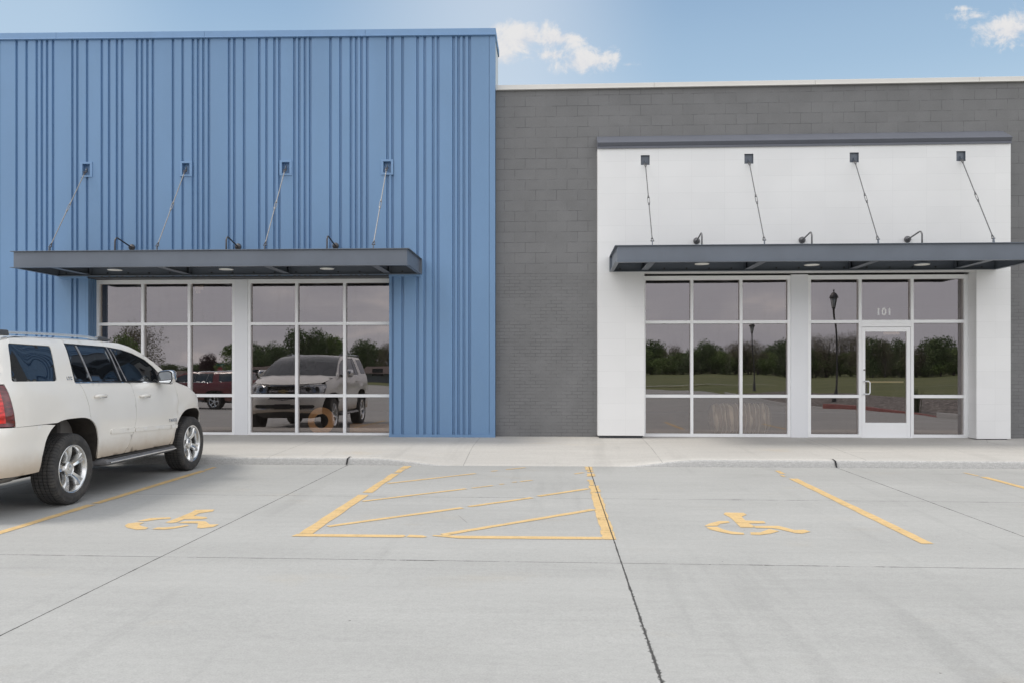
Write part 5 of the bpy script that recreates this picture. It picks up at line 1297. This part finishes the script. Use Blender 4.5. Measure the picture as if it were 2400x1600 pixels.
for (u, v, k) in ((1500, 816, 'green'), (1522, 808, 'dark'), (1548, 822, 'green2'), (1572, 818, 'brown'), (1596, 836, 'dark'), (1618, 822, 'dark2'), (1648, 806, 'dark2'), (1675, 814, 'dark'), (1700, 830, 'green'), (1716, 812, 'brown2'), (1742, 808, 'brown'), (1765, 806, 'brown2'), (1785, 822, 'green'), (1808, 814, 'dark'), (1835, 797, 'dark2'), (1862, 800, 'dark'),
                  (1890, 798, 'brown'), (1915, 792, 'brown2'), (1945, 794, 'brown'), (1972, 788, 'brown'), (2000, 794, 'brown2'), (2028, 800, 'dark'), (2050, 798, 'brown2'), (2072, 802, 'dark2'), (2095, 806, 'dark'), (2118, 816, 'brown'), (2140, 822, 'brown2'), (2165, 803, 'dark2'), (2190, 800, 'dark'), (2212, 822, 'green2'), (2238, 826, 'dark'), (2262, 818, 'dark2'), (2300, 822, 'dark'), (2350, 816, 'brown'), (2400, 820, 'dark2')):
    T.append((k, u, v, rx.uniform(58, 82), rx.uniform(185, 205)))
for i in range(34): T.append((rx.choice(['dark', 'green2', 'green', 'dark2', 'green']), 1484+i*27+rx.uniform(-8, 8), rx.uniform(816, 838), 74, rx.uniform(190, 215)))
for (k, u, v, w_, d) in T: place(k, u, v, w_, d)
# long low houses under the trees
def house(u0, u1, vtop, d, wallc, roofc, label):
    ppm = 1950./d; x0, x1 = mir_xz(u0, d), mir_xz(u1, d); y = YM-d; z0 = ground_z((x0+x1)/2, y); zt = 1.6+(866-vtop)/ppm; ze = z0+(zt-z0)*.55
    root = empty('house', ((x0+x1)/2, y, z0), label, 'house', 'low houses beyond the lawn'); Lm = Matrix.Translation(-Vector(root.location))
    def a(o): o.parent = root; o.matrix_parent_inverse = Lm; return o
    m = MB(); m.box((x0, y-8, z0), (x1, y, ze)); a(m.build('wall', wallc))
    m = MB(); m.prism([(y+.6, ze), (y-4, zt), (y-8.6, ze)], lambda p, q: (x0-.5, p, q), lambda p, q: (x1+.5, p, q)); a(m.build('roof', roofc))
    n = int((x1-x0)/3)
    for i in range(n):
        xx = x0+1.2+i*3; m = MB(); m.box((xx, y+.0, z0+.9), (xx+1.3, y+.04, z0+1.9)); a(m.build('window', M_GLOSSBLK))
M_ROOFB = simple('brown_shingle', (.12, .09, .08), .9, 0, .15); M_WALLB = simple('tan_siding', (.30, .25, .20), .8); M_WALLG = simple('grey_siding', (.24, .24, .25), .8)
house(560, 700, 858, 118, M_WALLB, M_ROOFB, 'low brown roofed house mirrored left of the white suv')
house(848, 960, 860, 112, M_WALLG, M_ROOFB, 'low dark roofed house mirrored in the last blue building pane')
house(355, 470, 866, 125, M_WALLB, M_ROOFB, 'low house with a long brown roof mirrored above the red suv')
# lamp posts
def lamp_post():
    root = empty('lamp_post', (0, 0, 0), 'black lantern lamp post', 'lamp post', 'black lantern lamp posts')
    H = 5.5; m = MB(); m.lathe([(.14, 0), (.14, .05), (.11, .08), (.10, .5), (.07, .6), (.055, .7), (.045, H-1.0), (.06, H-.98), (.06, H-.93), (.03, H-.9), (0, H-.9)], 16); ch(m.build('post', M_IRON, smooth=True, angle=40), root)
    m = MB()
    for k in range(6):
        a = k*math.pi/3; m.tube([(.07*math.cos(a), .07*math.sin(a), H-.92), (.18*math.cos(a), .18*math.sin(a), H-.42)], .014, 5)
    m.lathe([(.0, H-.94), (.09, H-.94), (.09, H-.89), (0, H-.89)], 12); ch(m.build('lantern_cage', M_IRON), root)
    m = MB(); m.lathe([(.065, H-.88), (.16, H-.43), (0, H-.43)], 12); ch(m.build('lantern_glass', simple('frosted_lantern', (.5, .5, .48), .3), smooth=True), root)
    m = MB(); m.lathe([(0, H-.43), (.23, H-.43), (.235, H-.40), (.20, H-.30), (.12, H-.20), (.05, H-.16), (.03, H-.12), (.045, H-.08), (.03, H-.04), (0, H-.0)], 16); ch(m.build('lantern_cap', M_IRON, smooth=True, angle=50), root)
    return root
lp0 = lamp_post(); first = True
for (u, vt, d, lab) in ((1941, 681, 46.8, 'black lantern lamp post nearest the shops, mirrored left of the suite door'), (1757, 757, 66.0, 'black lantern lamp post mirrored in the third pane of the white portal'), (541, 785, 92., 'distant black lantern lamp post mirrored beside the green tree')):
    x, y = mir_xz(u, d), YM-d; zt = 1.6+(866-vt)/(1950/d); r = lp0 if first else copy_tree(lp0); first = False
    z0 = ground_z(x, y); r.location = (x, y, z0); r.scale = (1, 1, (zt-z0)/5.5); r['label'] = lab
# street signs
sg = empty('street_sign', (mir_xz(496, 126), YM-126, ground_z(-50, -90)), 'red stop sign with a green street name blade, mirrored above the red suv', 'street sign')
m = MB(); m.tube([(0, 0, 0), (0, 0, 3.05)], .035, 8); ch(m.build('post', M_GALV), sg)
m = MB(); m.prism([(.40*math.cos(R(22.5+45*k)), .40*math.sin(R(22.5+45*k))) for k in range(8)], lambda u, v: (u, .05, 2.2+v), lambda u, v: (u, .07, 2.2+v)); ch(m.build('stop_plate', simple('sign_red', (.50, .03, .03), .5)), sg)
textmesh('stop_lettering', 'STOP', .26, M_DECAL, sg, Matrix.Translation((0, .075, 2.2)) @ Matrix.Rotation(R(180), 4, 'Z') @ Matrix.Rotation(R(90), 4, 'X'), .002)
m = MB(); m.box((-.55, -.01, 2.85), (.55, .01, 3.05)); ch(m.build('name_blade', simple('sign_green', (.02, .22, .13), .5)), sg)
# gravel bed, red kerb, path, ornamental grass
def m_gravel():
    t = NT('river_rock'); p = t.wpos(); v = t.n('ShaderNodeTexVoronoi'); t.l(p, v.inputs['Vector']); v.inputs['Scale'].default_value = 6
    c = t.mix(t.ramp(v.outputs['Distance'], .1, .6), (.42, .38, .34), (.14, .12, .11)); sx = t.sep(v.outputs['Color']); c = t.scale(c, t.ramp(sx[0], 0, 1, .6, 1.25))
    return t.done(t.bsdf(c, .9, 0, t.bump(v.outputs['Distance'], 1., .08)))
xs = [13.02, 13.3, 14, 15, 16, 17, 18]; ys = [-30, -22, -16, -12, -8, -4, 0, 4, 8, 13]
o = grid_mesh('gravel_bed', xs, ys, lambda x, y: ground_z(x, y)+.06+.02*math.sin(x*9+y*5), m_gravel()); tag(o, 'bed of pale river rock beside the parking lot', kind='structure')
m = MB()
for (ya, yb) in ((-30, -8), (4.0, 13)):
    m.box((12.88, ya, lot_z((ya+yb)/2)-.3), (13.02, yb, lot_z((ya+yb)/2)+.14))
o = m.build('lot_kerb', M_KERB, bevel=.02); tag(o, 'concrete kerb along the far side of the lot', kind='structure')
m = MB(); m.box((12.86, -7.95, lot_z(-3)-.3), (13.03, 3.95, lot_z(-3)+.16)); o = m.build('fire_lane_kerb', simple('red_kerb_paint', (.26, .085, .075), .7, 0, .15), bevel=.02); tag(o, 'red painted kerb along the gravel bed', kind='structure')
m = MB(); pv = [(-6, -60.5), (10, -56), (22, -50), (40, -47), (70, -46), (120, -44)]
for (x, y) in pv: m.v += [(x, y-.8, ground_z(x, y-.8)+.09), (x, y+.8, ground_z(x, y+.8)+.09)]
m.f = [(2*i, 2*i+2, 2*i+3, 2*i+1) for i in range(len(pv)-1)]; m.m = [0]*len(m.f); o = m.build('footpath', M_WALK); tag(o, 'narrow concrete footpath crossing the lawn', kind='structure')
def tuft(seed):
    rng = random.Random(seed); m = MB()
    for i in range(130):
        a = rng.uniform(0, 6.28); l = rng.uniform(.35, .85); sp = rng.uniform(.08, .4)*l; w_ = .012
        b = Vector((rng.gauss(0, .07), rng.gauss(0, .07), 0)); tip = b+Vector((sp*math.cos(a), sp*math.sin(a), l)); md = b+Vector((sp*.35*math.cos(a), sp*.35*math.sin(a), l*.6)); s_ = Vector((-math.sin(a), math.cos(a), 0))*w_
        m.add([b-s_, b+s_, md+s_*.9, md-s_*.9, tip], [(0,1,2,3), (3,2,4)])
    return m
t0 = None
for i, (x, y, s_, lab) in enumerate(((13.6, .6, 1.25, 'spiky ornamental grass tuft mirrored low in the suite door'), (16.6, -.2, 1.0, 'spiky ornamental grass tuft mirrored in the last portal pane'), (15.0, -2.6, .8, 'smaller dry grass tuft behind the red kerb'))):
    if t0 is None: t0 = tuft(3).build('grass_tuft', simple('tuft_green', (.06, .09, .03), .8, 0, .2), recalc=False); o = t0
    else: o = t0.copy(); C.objects.link(o)
    o.location = (x, y, ground_z(x, y)+.05); o.scale = (s_, s_, s_); tag(o, lab, 'plant', 'ornamental grass tufts')
